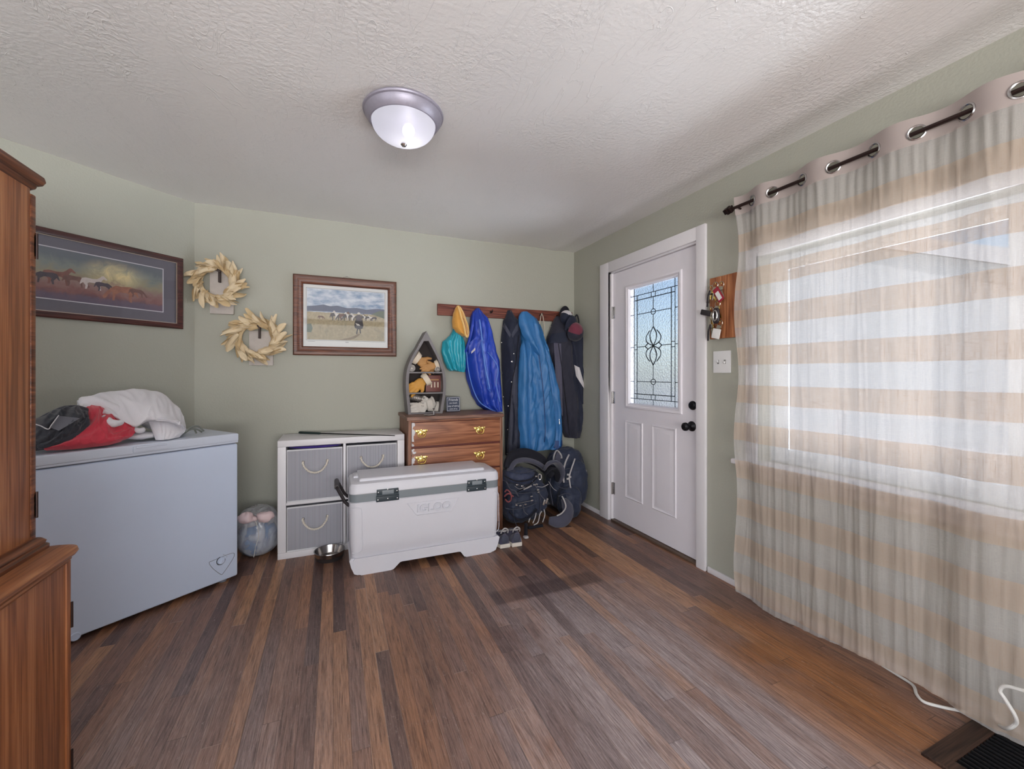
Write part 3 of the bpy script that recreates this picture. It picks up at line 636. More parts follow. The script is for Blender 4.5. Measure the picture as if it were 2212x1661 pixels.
# ================================================================ CHEST FREEZER
FTH = math.atan2(0.600, 0.800); FE = Vector((0.800, 0.600, 0)); FN = Vector((-0.600, 0.800, 0)); FO = Vector((-0.526, 2.968, 0))
M_fz = plain('white_enamel', (206, 218, 240), 0.32, var=0.015, bump=0.04, bs=260); M_fl = plain('white_lid', (210, 218, 234), 0.4, var=0.015, bump=0.06, bs=300); M_gask = plain('grey_gasket', (120, 126, 140), 0.6)
FW, FD = 1.02, 0.50
fz = thing('chest_freezer', 'white chest freezer standing across the corner under a heap of laundry', 'freezer', FO, FTH)
b = MB(); b.box(-FW, 0, 0.0, FD, 0.022, 0.812, 0.012, 3); b.build('cabinet', M_fz, fz)
b = MB(); b.box(-FW+0.01, -0.01, 0.012, FD-0.01, 0.808, 0.826); b.build('gasket', M_gask, fz)
b = MB(); b.box(-FW-0.003, 0.003, -0.008, FD, 0.826, 0.874, 0.012, 3); b.box(-FW, 0.0, -0.004, FD, 0.818, 0.832, 0.003); b.build('lid', M_fl, fz)
b = MB(); b.box(-0.495, -0.345, -0.014, -0.004, 0.836, 0.866, 0.005, 2); b.box(-0.485, -0.355, -0.019, -0.006, 0.856, 0.866, 0.004, 2); b.build('lid_handle', M_fl, fz)
def loc(p): d = Vector(p)-FO; return Vector((d.dot(FE), d.dot(FN), p[2]))
def FF(u, v, d=0.0): return loc(PL(u, v, (FO.x+FN.x*d, FO.y+FN.y*d), (FN.x, FN.y)))
b = MB(); pl = [FF(*q) for q in ((452, 1216), (460, 1211), (500, 1195), (506, 1199), (500, 1212), (482, 1238), (476, 1240), (460, 1228))]
b.tube([Vector((q.x, -0.0005, q.z)) for q in cr(pl, 4, True)], 0.0014, 5, closed=True); pnl = b.build('dial_panel', M_gask, fz)
dc = FF(477, 1211); b = MB(); b.lathe([(0.020, 0), (0.020, -0.004), (0.017, -0.010), (0.0, -0.010)], (dc.x, 0, dc.z), 28, 'Y'); b.box(dc.x-0.003, dc.x+0.003, -0.015, -0.008, dc.z-0.014, dc.z+0.014, 0.001, rot=Matrix.Rotation(0.5, 3, 'Y'), piv=(dc.x, 0, dc.z)); b.build('dial_knob', M_fz, fz)
b = MB(); b.tube([(dc.x+0.022*math.cos(a), -0.001, dc.z+0.022*math.sin(a)) for a in [PI*0.55+PI*1.5*q/20 for q in range(21)]], 0.0022, 5); b.build('dial_scale', plain('dial_dark_grey', (62, 66, 76), 0.5), fz)
for a, s in ((0.35, 0.5), (0.75, 0.7), (1.1, 0.8)):
    b = MB(); x, z = dc.x+0.033*math.cos(a), dc.z+0.033*math.sin(a); b.box(x-0.004*s, x+0.004*s, -0.0012, 0.0, z-0.001, z+0.001); b.build('dial_mark', M_gask, fz)
wc = FF(163, 1378); b = MB(); b.lathe([(0.019, 0), (0.018, -0.003), (0.014, -0.004), (0.013, -0.002), (0.008, -0.003), (0.0, -0.003)], (wc.x, 0, wc.z+0.006), 28, 'Y'); b.build('drain_cap', M_fz, fz)
for x in (-FW+0.06, -0.06):
    for y in (0.05, FD-0.05): b = MB(); b.lathe([(0.02, 0.0), (0.02, 0.024)], (x, y, 0), 12); b.build('foot', M_gask, fz)

# ---- laundry on the freezer
def LP(u, v, d): return PL(u, v, (FO.x+FN.x*d, FO.y+FN.y*d), (FN.x, FN.y))
def laundry(name, label, cat, mat, lumps, voxel, sm, disp, size, zmin=0.876, tubes=()):
    c = LP(*lumps[0][:3]); O = (c.x, c.y, 0.875)
    t = thing(name, label, cat, O, 0); b = MB(O)
    RZ = Matrix.Rotation(FTH, 3, 'Z')
    for i, (u, v, d, hw, hd, hh, roll) in enumerate(lumps):
        b.sup(LP(u, v, d), (hw, hd, hh), 2.1, 40, 26, 0.10, 9, i*3.3+len(label), RZ @ Matrix.Rotation(roll, 3, 'Y'), zmin)
    for pts, r in tubes:
        P = [Vector((q.x, q.y, max(q.z, zmin+0.002))) for q in cr([LP(*q) for q in pts], 6)]; n = len(P)
        b.tube(P, [r*(0.75+0.35*math.sin(PI*i/(n-1))+0.12*n3(i*0.4, r*90)) for i in range(n)], 12)
    o = b.build('cloth', mat, t); mods(o, voxel, sm, disp, size); return t, O
M_com = fabric('white_quilted_cloth', (228, 226, 232), 0.85, 260, 0.03, bump=0.35)
M_red = fabric('red_fleece', (208, 70, 86), 0.9, 300, 0.15, bump=0.4); M_gry = fabric('charcoal_knit', (66, 68, 76), 0.95, 240, 0.2, bump=0.5); M_gr2 = fabric('heather_grey', (120, 122, 132), 0.95, 260, 0.15)
def curve_at(P, s):
    n = len(P)-1; x = min(max(s, 0), 1)*n; i = min(int(x), n-1); t = x-i
    p0, p1, p2, p3 = P[max(i-1, 0)], P[i], P[i+1], P[min(i+2, n)]
    return 0.5*((2*p1)+(p2-p0)*t+(2*p0-5*p1+4*p2-p3)*t*t+(3*p1-p0-3*p2+p3)*t**3)
def sheet(name, mat, parent, O, curves, nu=70, nv=44, amp=0.012, fu=5.0, fv=1.6, seed=1.0, thick=0.006, slant=0.8, zmin=0.879):
    C = [[LP(*q) for q in c] for c in curves]
    def fn(i, j):
        p = curve_at([curve_at(c, i) for c in C], j)
        e = min(1, 8*i, 8*(1-i), 6*j+0.3, 6*(1-j)+0.2)
        w = noise.noise(Vector((i*2, j*2, seed)))
        r1 = 1-2.2*abs(noise.noise(Vector((i*fu+slant*j*2+w, j*fv-w, seed+3))))
        r2 = 1-2.2*abs(noise.noise(Vector((i*fu*2.4-slant*j*3, j*fv*2.6+w, seed+8))))
        h = amp*e*(r1+0.4*r2)
        p = p-FN*h*0.8+Vector((0, 0, 0.55*h)); p.z = max(p.z, zmin); return p
    b = MB(O); b.grid(fn, nu, nv); o = b.build(name, mat, parent, smooth=180)
    so = o.modifiers.new('thickness', 'SOLIDIFY'); so.thickness = thick; so.offset = -1.0
    return o
t_, O_ = laundry('white_comforter', 'crumpled white comforter on top of the laundry heap on freezer', 'blanket', M_com,
    [(300, 892, 0.26, 0.15, 0.12, 0.06, 0.10), (345, 908, 0.22, 0.10, 0.10, 0.055, 0.35), (362, 934, 0.12, 0.04, 0.05, 0.04, 0.2), (310, 940, 0.13, 0.08, 0.07, 0.018, 0.0)],
    0.0075, 3, 0.012, 0.07, tubes=[(((172, 868, 0.22), (205, 868, 0.19), (245, 886, 0.15), (275, 906, 0.13), (288, 918, 0.12)), 0.030), (((226, 900, 0.10), (238, 912, 0.045), (252, 915, 0.03), (264, 911, 0.05)), 0.019), (((290, 924, 0.08), (300, 931, 0.06), (312, 926, 0.07)), 0.014)])
sheet('top_fold', M_com, t_, O_, [
    ((168, 884, 0.34), (240, 884, 0.40), (310, 884, 0.42), (370, 900, 0.40), (402, 932, 0.30)),
    ((166, 866, 0.25), (215, 852, 0.28), (290, 843, 0.31), (345, 851, 0.29), (385, 884, 0.23), (402, 922, 0.18)),
    ((170, 870, 0.20), (225, 868, 0.19), (285, 868, 0.16), (340, 876, 0.13), (380, 900, 0.12), (401, 926, 0.13)),
    ((176, 878, 0.16), (222, 891, 0.12), (258, 907, 0.09), (290, 921, 0.06), (318, 906, 0.05), (350, 907, 0.045), (388, 917, 0.06), (400, 929, 0.10)),
    ((184, 880, 0.19), (228, 894, 0.16), (262, 909, 0.14), (290, 921, 0.12), (318, 912, 0.12), (350, 913, 0.11), (388, 922, 0.11), (398, 931, 0.13))],
    90, 60, 0.014, 5.5, 2.0, 4.2, 0.010, 1.3)
sheet('hanging_flap', M_com, t_, O_, [((320, 910, 0.12), (345, 909, 0.10), (378, 915, 0.10), (399, 925, 0.13)), ((328, 930, 0.075), (350, 930, 0.045), (378, 934, 0.05), (401, 931, 0.10)), ((336, 950, 0.05), (350, 953, 0.028), (368, 951, 0.03), (388, 944, 0.06)), ((340, 960, 0.08), (352, 960, 0.07), (366, 959, 0.07), (384, 954, 0.09))], 40, 30, 0.008, 4, 1.5, 9.1, 0.008)
b = MB(O_); b.tube([LP(343, 958, 0.012), LP(354, 961, 0.006), LP(364, 965, 0.0)], [0.003, 0.004, 0.006], 8, flat=0.5); b.build('blue_tag', plain('blue_woven_tag', (64, 104, 150), 0.6), t_)
t_, O_ = laundry('red_fleece_top', 'red fleece top lying under the white comforter at the front of freezer', 'garment', M_red,
    [(230, 934, 0.12, 0.10, 0.08, 0.042, 0.25), (200, 912, 0.15, 0.05, 0.07, 0.05, 0.0), (160, 958, 0.06, 0.10, 0.04, 0.018, -0.05)], 0.0075, 3, 0.010, 0.05)
sheet('top_fold', M_red, t_, O_, [
    ((178, 884, 0.20), (205, 880, 0.20), (235, 896, 0.17), (262, 914, 0.15), (288, 924, 0.12)),
    ((176, 890, 0.14), (203, 878, 0.13), (232, 894, 0.11), (262, 911, 0.10), (290, 920, 0.085)),
    ((165, 918, 0.09), (200, 905, 0.065), (228, 913, 0.05), (262, 928, 0.055), (294, 930, 0.07)),
    ((128, 948, 0.055), (180, 938, 0.035), (222, 936, 0.022), (252, 945, 0.035), (284, 943, 0.055)),
    ((96, 968, 0.025), (150, 962, 0.012), (205, 958, 0.006), (242, 955, 0.015), (268, 948, 0.035)),
    ((102, 974, 0.04), (150, 972, 0.03), (205, 966, 0.025), (242, 960, 0.03), (262, 954, 0.045))],
    90, 60, 0.016, 4.5, 2.6, 11.5, 0.005, 1.8)
t_, O_ = laundry('grey_cardigan', 'charcoal grey knit cardigan bunched on the left end of the freezer', 'garment', M_gry,
    [(130, 925, 0.16, 0.09, 0.09, 0.055, 0.15), (95, 948, 0.12, 0.08, 0.08, 0.04, 0.3), (165, 912, 0.17, 0.05, 0.07, 0.05, 0.0), (60, 942, 0.15, 0.09, 0.09, 0.05, 0.0)],
    0.0075, 3, 0.010, 0.05, tubes=[(((75, 916, 0.16), (112, 897, 0.16), (148, 884, 0.15), (180, 886, 0.13), (188, 898, 0.11)), 0.020), (((80, 966, 0.02), (118, 956, 0.022), (155, 944, 0.035), (182, 922, 0.05), (186, 902, 0.07)), 0.016)])
sheet('top_fold', M_gry, t_, O_, [
    ((55, 912, 0.24), (95, 898, 0.24), (130, 886, 0.22), (165, 884, 0.20), (190, 892, 0.17)),
    ((55, 916, 0.17), (95, 899, 0.14), (130, 887, 0.13), (165, 882, 0.12), (192, 892, 0.11)),
    ((55, 936, 0.11), (98, 920, 0.07), (138, 908, 0.055), (170, 902, 0.06), (194, 906, 0.08)),
    ((55, 956, 0.06), (92, 946, 0.04), (130, 936, 0.03), (165, 925, 0.04), (188, 925, 0.065)),
    ((55, 972, 0.035), (85, 966, 0.025), (122, 957, 0.022), (155, 946, 0.035), (178, 940, 0.06)),
    ((55, 978, 0.05), (85, 974, 0.04), (122, 966, 0.04), (155, 955, 0.055), (178, 948, 0.08))],
    80, 54, 0.018, 5.0, 2.8, 17.5, 0.006, 2.0)
b = MB(O_); q = [LP(110, 924, 0.030), LP(126, 898, 0.034), LP(172, 903, 0.032), LP(152, 915, 0.022), LP(126, 930, 0.020)]
b.prism([(0, 0), (1, 0), (2, 0), (3, 0), (4, 0)], lambda a, c, t: q[int(a)]-FN*t, 0.0, 0.006); b.build('pocket_lining', M_gr2, t_)
b = MB(O_); b.tube(cr([LP(75, 916, 0.035), LP(88, 920, 0.028), LP(104, 927, 0.021), LP(112, 917, 0.019), LP(127, 897, 0.024)], 6), 0.0045, 6, flat=0.5); b.build('white_piping', M_com, t_)
co = MB(); kk = []
for (pts) in (((402, 932, 0.10), (412, 923, 0.10), (428, 921, 0.10), (440, 931, 0.11)), ((398, 936, 0.12), (410, 928, 0.11), (424, 927, 0.11), (436, 933, 0.12)), ((404, 930, 0.15), (418, 926, 0.14), (424, 935, 0.10))):
    co.tube([Vector((q.x, q.y, max(q.z, 0.880))) for q in cr([LP(*p) for p in pts], 6)], 0.005, 8)
tag(co.build('cord_loop', fabric('grey_green_cord', (118, 122, 116), 0.7, 200)), 'loose grey cord loop at the right end of the freezer top', 'cord')

# ================================================================ CUBE SHELF, BINS
M_lam = plain('white_laminate', (220, 218, 222), 0.4, var=0.02, bump=0.03, bs=200)
cs = thing('cube_shelf', 'white four cube storage shelf holding pinstriped fabric bins', 'shelf unit', (0.075, 3.33, 0)); OCS = (0.075, 3.33, 0)
SX0, SX1, SY0, SY1, SZ = -0.338, 0.482, 3.158, 3.505, 0.785
def cbox(n, *a): b = MB(OCS); b.box(*a, 0.003); b.build(n, M_lam, cs)
cbox('top_panel', SX0, SX1, SY0, SY1, SZ-0.042, SZ); cbox('bottom_panel', SX0, SX1, SY0, SY1, 0.0, 0.042)
cbox('side_panel', SX0, SX0+0.05, SY0, SY1, 0.042, SZ-0.042); cbox('side_panel', SX1-0.05, SX1, SY0, SY1, 0.042, SZ-0.042)
cbox('vertical_divider', 0.064, 0.082, SY0+0.004, SY1, 0.042, SZ-0.042); cbox('middle_shelf', SX0+0.05, SX1-0.05, SY0+0.002, SY1, 0.352, 0.372)
cbox('back_panel', SX0+0.05, SX1-0.05, SY1-0.006, SY1, 0.042, SZ-0.042)
def bin_mat(name, a, c_):
    t = NT(name); x, y, z = t.sep(t.obj()); f = t.math('FRACT', t.math('DIVIDE', x, 0.0078)); m = t.rng(t.math('ABSOLUTE', t.math('SUBTRACT', f, 0.5)), 0.16, 0.24)
    n = t.noise(t.obj(), 300, 2); col = t.mix(m, lin(a), lin(c_)); t.pbr(col, 0.85, 0, t.bump(n, 0.2, 0.003), 0.2); return t.m
M_bin = bin_mat('pinstripe_canvas', (118, 118, 128), (186, 186, 194)); M_binl = fabric('bin_white_edge', (214, 214, 218)); M_rope = plain('cotton_rope', (216, 208, 196), 0.9, var=0.1, bump=0.5, bs=120); M_pur = fabric('purple_cloth', (62, 44, 128))
def mkbin(x0, x1, z0, h, label, tilt=0.0, purple=False):
    t = thing('storage_bin', label, 'storage bin', ((x0+x1)/2, SY0+0.008, z0), 0, 'pinstriped bins in the cube shelf'); w = (x1-x0)/2-0.004
    b = MB(); b.box(-w, w, 0, 0.30, 0.001, h-0.005, 0.004); b.build('bin_body', M_bin, t)
    b = MB(); b.box(-w, w, -0.002, 0.004, h-0.006, h+0.004, 0.002); b.box(-w, -w+0.004, -0.0025, 0.003, 0, h, 0.001); b.box(w-0.004, w, -0.0025, 0.003, 0, h, 0.001); b.box(-w, w, -0.003, 0.003, 0.0, 0.007, 0.001); b.build('edge_binding', M_binl, t)
    P = cr([(-0.075, 0.004, h-0.085), (-0.076, -0.008, h-0.09), (-0.066, -0.016, h-0.115), (-0.036, -0.019, h-0.147), (0, -0.020, h-0.157), (0.036, -0.019, h-0.147), (0.066, -0.016, h-0.113), (0.076, -0.008, h-0.085), (0.075, 0.004, h-0.08)], 6)
    b = MB(); b.tube(P, 0.0056, 10)
    ln = 0.0; hel = []
    for i in range(len(P)-1):
        for s in range(4):
            p = P[i].lerp(P[i+1], s/4); tg = (P[i+1]-P[i]).normalized(); x = tg.cross(Vector((0, 1, 0))).normalized(); y = tg.cross(x); a = (i*4+s)*0.9
            hel.append(p+x*math.cos(a)*0.0042+y*math.sin(a)*0.0042)
    b.tube(hel, 0.0034, 6); b.build('rope_handle', M_rope, t)
    for s in (-1, 1): b = MB(); b.tube([(s*0.075+0.008*math.cos(q*PI/6), -0.001, h-0.083+0.008*math.sin(q*PI/6)) for q in range(12)], 0.0022, 6, closed=True); b.build('eyelet', M_steel, t)
    return t
mkbin(-0.288, 0.064, 0.372, 0.345, 'pinstriped bin at upper left of cube shelf with purple cloth showing above', purple=True)
mkbin(0.082, 0.432, 0.372, 0.350, 'pinstriped bin at upper right of cube shelf beside the dresser')
mkbin(-0.288, 0.064, 0.042, 0.292, 'pinstriped bin at lower left of cube shelf behind the steel bowl')
mkbin(0.082, 0.432, 0.042, 0.292, 'pinstriped bin at lower right of cube shelf hidden behind the cooler')
b = MB(); b.sup((-0.112, SY0+0.14, 0.728), (0.165, 0.12, 0.012), 4, 30, 10, 0.12, 12, 3); tag(b.build('folded_cloth', M_pur), 'dark purple cloth on top of upper left bin in cube shelf', 'cloth')
crp = thing('riding_crop', 'thin black riding crop with green handle lying on the white cube shelf', 'riding crop', (0.02, 3.24, SZ))
a0, a1 = PZ(646, 934, SZ+0.009), PZ(692, 936, SZ+0.008); a2 = PZ(853, 941, SZ+0.004)
OC2 = (0.02, 3.24, SZ)
b = MB(OC2); b.tube([a0, a0.lerp(a1, 0.05), a1.lerp(a0, 0.05), a1], [0.006, 0.0085, 0.0075, 0.006], 10); b.build('handle', plain('dark_green_rubber', (26, 44, 42), 0.5), crp)
b = MB(OC2); b.tube([a1, a2], [0.0045, 0.0028], 8); b.build('shaft', M_black, crp)

# ================================================================ STEEL BOWL
bw = thing('pet_bowl', 'shallow stainless steel pet bowl on the floor between cube shelf and cooler', 'bowl', (-0.022, 3.062, 0))
b = MB(); b.lathe([(0.0, 0.004), (0.072, 0.004), (0.078, 0.0), (0.080, 0.002), (0.090, 0.030), (0.0945, 0.052), (0.097, 0.055), (0.096, 0.058), (0.090, 0.056), (0.084, 0.035), (0.074, 0.010), (0.0, 0.0085)], (0, 0, 0), 48); b.build('bowl', plain('stainless_steel', (178, 174, 172), 0.22, 1.0, var=0.06), bw)
b = MB(); b.lathe([(0.078, 0.0), (0.082, 0.001), (0.089, 0.022), (0.090, 0.024), (0.088, 0.024), (0.079, 0.004)], (0, 0, -0.0005), 48); b.build('rubber_base', plain('dark_rubber', (48, 42, 42), 0.6), bw)

# ================================================================ COOLER
co = thing('cooler', 'large white ice chest with grey band on the floor before cube shelf and dresser', 'cooler', (0.582, 2.935, 0)); OCO = (0.582, 2.935, 0)
M_cool = plain('white_plastic', (216, 216, 224), 0.42, var=0.02, bump=0.12, bs=420); M_cg = plain('grey_plastic_band', (128, 136, 142), 0.45, var=0.05); M_clat = plain('dark_teal_grey_plastic', (44, 56, 64), 0.45, var=0.1)
KX0, KX1, KY0, KY1 = 0.088, 1.068, 2.722, 3.060
def rrect(d, z, r=0.045, n=6):
    P = []
    for (cx, cy, a0) in ((KX1-d-r, KY1-d-r, 0), (KX0+d+r, KY1-d-r, PI/2), (KX0+d+r, KY0+d+r, PI), (KX1-d-r, KY0+d+r, 1.5*PI)):
        for q in range(n+1): a = a0+PI/2*q/n; P.append((cx+r*math.cos(a), cy+r*math.sin(a), z))
    return P
def loft(mb, secs, r=0.045, c0=True, c1=True):
    L = [[mb.v(p) for p in rrect(d, z, r)] for d, z in secs]
    for A, B in zip(L, L[1:]):
        for i in range(len(A)): mb.face([A[i], A[(i+1) % len(A)], B[(i+1) % len(A)], B[i]])
    if c0: mb.face(L[0][::-1])
    if c1: mb.face(L[-1])
b = MB(OCO); loft(b, [(0.018, 0.098), (0.012, 0.106), (0.006, 0.20), (0.003, 0.40), (0.003, 0.438), (0.012, 0.446)]); b.build('tub', M_cool, co)
# skirt with arched feet: front and back prism walls plus ends
b = MB(OCO)
def skirt(a, c, t): return (a, t, c)
ft = [(KX0+0.03, 0.008), (KX0+0.05, 0.0), (0.335, 0.0), (0.352, 0.006), (0.388, 0.040), (0.400, 0.043), (0.772, 0.043), (0.784, 0.040), (0.808, 0.006), (0.825, 0.0), (KX1-0.05, 0.0), (KX1-0.03, 0.008), (KX1-0.012, 0.05), (KX1-0.002, 0.092), (KX1-0.012, 0.104), (KX0+0.012, 0.104), (KX0+0.002, 0.092), (KX0+0.012, 0.05)]
b.prism(ft, skirt, KY0+0.012, KY1-0.012); b.prism([(x+(0.022 if x < 0.582 else -0.022)*(1 if abs(x-0.582) > 0.3 and (x < 0.2 or x > 0.95) else 0), z) for x, z in ft], skirt, KY0+0.001, KY0+0.013)
b.build('base_skirt', M_cool, co)
b = MB(OCO); loft(b, [(0.008, 0.444), (0.004, 0.446), (0.004, 0.492), (0.008, 0.494)]); b.build('band', M_cg, co)
b = MB(OCO); loft(b, [(0.004, 0.492), (0.001, 0.496), (0.003, 0.535), (0.012, 0.553), (0.03, 0.560)]); b.box(KX0+0.06, KX1-0.10, KY0+0.05, KY1-0.02, 0.552, 0.578, 0.012, 3); b.box(KX0+0.03, KX0+0.07, KY0+0.16, KY1-0.06, 0.55, 0.572, 0.01, 2); b.build('lid', M_cool, co)
for x in (0.313, 0.895):
    b = MB(OCO); b.box(x-0.069, x+0.069, KY0-0.007, KY0+0.006, 0.436, 0.474, 0.003); b.box(x-0.066, x+0.066, KY0-0.009, KY0+0.004, 0.478, 0.512, 0.003); b.tube([(x-0.066, KY0-0.008, 0.476), (x+0.066, KY0-0.008, 0.476)], 0.006, 10); h_ = b.build('hinge_plate', M_clat, co)
    b = MB(OCO); b.box(x-0.034, x+0.036, KY0-0.0105, KY0-0.005, 0.480, 0.506, 0.002); b.build('grey_pad', M_cg, h_)
    for dx, z in ((-0.058, 0.450), (0.058, 0.450), (0.0, 0.453), (-0.056, 0.496), (0.056, 0.496), (0.0, 0.510)):
        b = MB(OCO); b.lathe([(0.0042, 0), (0.004, -0.002), (0, -0.003)], (x+dx, KY0-0.0085, z), 12, 'Y'); b.build('screw', M_steel, h_)
b = MB(OCO); tz = [(0.430, 0.405), (0.776, 0.405), (0.722, 0.322), (0.490, 0.322)]; cx_, cz_ = 0.603, 0.366
L = []
for k, dy in ((1.0, 0.002), (1.0, -0.0015), (0.985, -0.0025), (0.96, 0.0005), (0.955, 0.0015)): L.append([b.v((cx_+(x-cx_)*k, KY0+0.002+dy, cz_+(z-cz_)*k)) for x, z in tz])
for A, B in zip(L, L[1:]):
    for i in range(4): b.face([A[i], A[(i+1) % 4], B[(i+1) % 4], B[i]])
b.face(L[-1]); badge = b.build('badge_recess', M_cool, co, smooth=0)
text_mesh('raised_lettering', 'IGLOO', 0.064, plain('letter_white_plastic', (210, 211, 220), 0.4), badge, Matrix.Translation((0.606-0.582, KY0-0.001-2.935, 0.362)) @ Matrix.Rotation(PI/2, 4, 'X') @ Matrix.Scale(1, 4), 0.004, xs=1.12)
for x0, x1 in ((KX0+0.012, KX0+0.075), (KX1-0.062, KX1-0.012)):
    b = MB(OCO); b.tube(cr([(x0+0.004, KY0+0.004, 0.415), (x1-0.018, KY0+0.001, 0.412), (x1-0.002, KY0+0.001, 0.392), (x1, KY0+0.002, 0.28), (x1-0.001, KY0+0.004, 0.15), (x0+0.004, KY0+0.008, 0.142)], 5), 0.0022, 6); b.build('corner_panel_ridge', M_cool, co)
for sx, xx in ((-1, KX0), (1, KX1)):
    b = MB(OCO); t0 = 0.0 if sx > 0 else 1.0
    yA, yB = 2.82, 3.03
    ex = sx*(0.018 if sx > 0 else 0.075); ez = 0.33 if sx > 0 else 0.50
    if sx < 0:
        b.tube([(xx+0.004, yA, 0.405), (xx-0.02, yA, 0.43), (xx-0.062, yA, 0.515), (xx-0.066, yA+0.02, 0.522), (xx-0.066, yB-0.02, 0.522), (xx-0.062, yB, 0.515), (xx-0.02, yB, 0.43), (xx+0.004, yB, 0.405)], 0.010, 10)
        b.tube([(xx-0.067, yA+0.015, 0.523), (xx-0.067, yB-0.015, 0.523)], 0.015, 12)
    else:
        b.tube([(xx-0.002, yA, 0.40), (xx+0.010, yA, 0.36), (xx+0.012, yA, 0.30), (xx+0.012, yB, 0.30), (xx+0.010, yB, 0.36), (xx-0.002, yB, 0.40)], 0.007, 10)
    b.build('carry_handle', M_fob, co)

# ================================================================ DRESSER
DXc, DY0, DZ = 0.862, 3.082, 0.918
dr = thing('dresser', 'worn walnut dresser with brass pulls and peeling veneer behind the cooler', 'dresser', (DXc, DY0, 0)); 
hw = 0.365
b = MB(); b.box(-hw, hw, 0.016, 0.425, 0.0, 0.893); b.build('case', M_walnutz, dr)
b = MB(); b.box(-hw-0.012, hw+0.006, -0.018, 0.428, 0.890, DZ, 0.007, 3); b.build('top', wood('walnut_top', (92, 64, 54), (132, 98, 84), (158, 124, 108), 'X', 1.0, 0.5, 10.0), dr)
b = MB(); b.box(-hw, -hw+0.022, -0.002, 0.02, 0.0, 0.890, 0.002); b.box(hw-0.022, hw, -0.002, 0.02, 0.0, 0.890, 0.002); b.box(-hw, hw, 0.0, 0.02, 0.0, 0.06, 0.002); b.build('stiles', M_walnutz, dr)
b = MB(); b.box(-hw+0.02, hw-0.02, 0.010, 0.0165, 0.05, 0.889); b.build('drawer_gap', plain('dark_red_wood', (96, 34, 24), 0.5), dr)
b = MB(); b.box(-hw+0.022, hw-0.022, -0.001, 0.018, 0.879, 0.890, 0.002); b.build('top_rail', M_walnut, dr)
for z0, z1 in ((0.703, 0.874), (0.508, 0.686), (0.30, 0.497), (0.075, 0.285)):
    b = MB(); b.box(-hw+0.024, hw-0.024, -0.006, 0.016, z0, z1, 0.003); d_ = b.build('drawer', M_walnutpeel, dr)
    zc = (z0+z1)/2+0.012
    for x in (-0.272, 0.172):
        b = MB(); y = -0.007
        b.lathe([(0.017, 0.0005), (0.017, -0.0015), (0.012, -0.003), (0, -0.003)], (x, y, zc-0.002), 20, 'Y')
        for s in (-1, 1):
            b.lathe([(0.012, 0.0005), (0.012, -0.0015), (0.008, -0.003), (0, -0.003)], (x+s*0.030, y, zc+0.010), 16, 'Y'); b.lathe([(0.008, 0.0005), (0.007, -0.0015), (0, -0.002)], (x+s*0.020, y, zc-0.010), 12, 'Y'); b.lathe([(0.009, 0.0005), (0.009, -0.0015), (0, -0.0025)], (x+s*0.016, y, zc+0.012), 12, 'Y')
            b.lathe([(0.006, 0), (0.005, -0.010), (0.0065, -0.014), (0.003, -0.018), (0, -0.018)], (x+s*0.028, y, zc+0.006), 14, 'Y')
            b.lathe([(0.0045, 0.0), (0.004, -0.004), (0, -0.005)], (x+s*0.042, y, zc+0.016), 10, 'Y')
        b.lathe([(0.008, 0.0005), (0.007, -0.002), (0, -0.003)], (x, y, zc+0.018), 12, 'Y')
        b.tube(cr([(x-0.028, y-0.013, zc+0.006), (x-0.030, y-0.016, zc-0.006), (x-0.022, y-0.019, zc-0.024), (x-0.010, y-0.019, zc-0.030), (x, y-0.019, zc-0.029), (x+0.010, y-0.019, zc-0.030), (x+0.022, y-0.019, zc-0.024), (x+0.030, y-0.016, zc-0.006), (x+0.028, y-0.013, zc+0.006)], 5), 0.0036, 8)
        b.build('bail_pull', M_brass, d_)
# ================================================================ BOAT SHELF ON THE DRESSER
BY0, BY1 = 3.25, 3.405
bt = thing('boat_shelf', 'grey wooden boat shaped shelf standing upright on the dresser', 'shelf', (0.662, 3.33, DZ)); OB = (0.662, 3.33, DZ)
M_boat = plain('weathered_grey_wood', (116, 112, 114), 0.6, var=0.25, vs=9, bump=0.15, bs=60); M_boatin = plain('dark_brown_stain', (44, 32, 30), 0.7, var=0.3)
Ls = [PY(u, v, BY0) for v, u in ((888, 882), (850, 877.5), (820, 877), (796, 880), (772, 889), (748, 903))]; ap = PY(921, 715, BY0); Rs = [PY(u, v, BY0) for v, u in ((748, 938), (772, 950), (796, 959), (820, 963), (850, 962.5), (888, 956))]
for q in (Ls[0], Rs[-1]): q.z = DZ+0.001
left = cr(Ls+[ap], 6); right = cr([ap]+Rs, 6)
outl = left+right[1:]
cxb = 0.662
def inset(p, d): 
    q = p.copy(); k = min(d, abs(q.x-cxb)); q.x += k if q.x < cxb else -k; return q
inn = [inset(p, 0.022) for p in outl]
b = MB(OB)
for A, B, C, D in zip(outl, outl[1:], inn, inn[1:]):
    f0 = [b.v(p) for p in (A, B, D, C)]; f1 = [b.v((p.x, BY1, p.z)) for p in (A, B, D, C)]
    b.face(f0); b.face(f1[::-1]); b.face([f0[0], f1[0], f1[1], f0[1]]); b.face([f0[2], f1[2], f1[3], f0[3]])
b.build('hull', M_boat, bt)
b = MB(OB); deck = [p for p in inn if p.z > 1.475]; b.prism([(p.x, p.z) for p in deck], lambda a, c, t: (a, t, c), BY0-0.001, BY0+0.012); b.build('deck', M_boat, bt)
b = MB(OB); b.prism([(p.x, p.z) for p in inn], lambda a, c, t: (a, t, c), BY1-0.008, BY1-0.002); b.build('back_panel', M_boatin, bt)
def bw_at(z):
    xs = [p.x for p in inn if abs(p.z-z) < 0.05 and p.x < cxb]; xr = [p.x for p in inn if abs(p.z-z) < 0.05 and p.x > cxb]; return min(xs, key=lambda x: x) if xs else cxb-0.1, max(xr) if xr else cxb+0.1
SHZ = (1.085, 1.244)
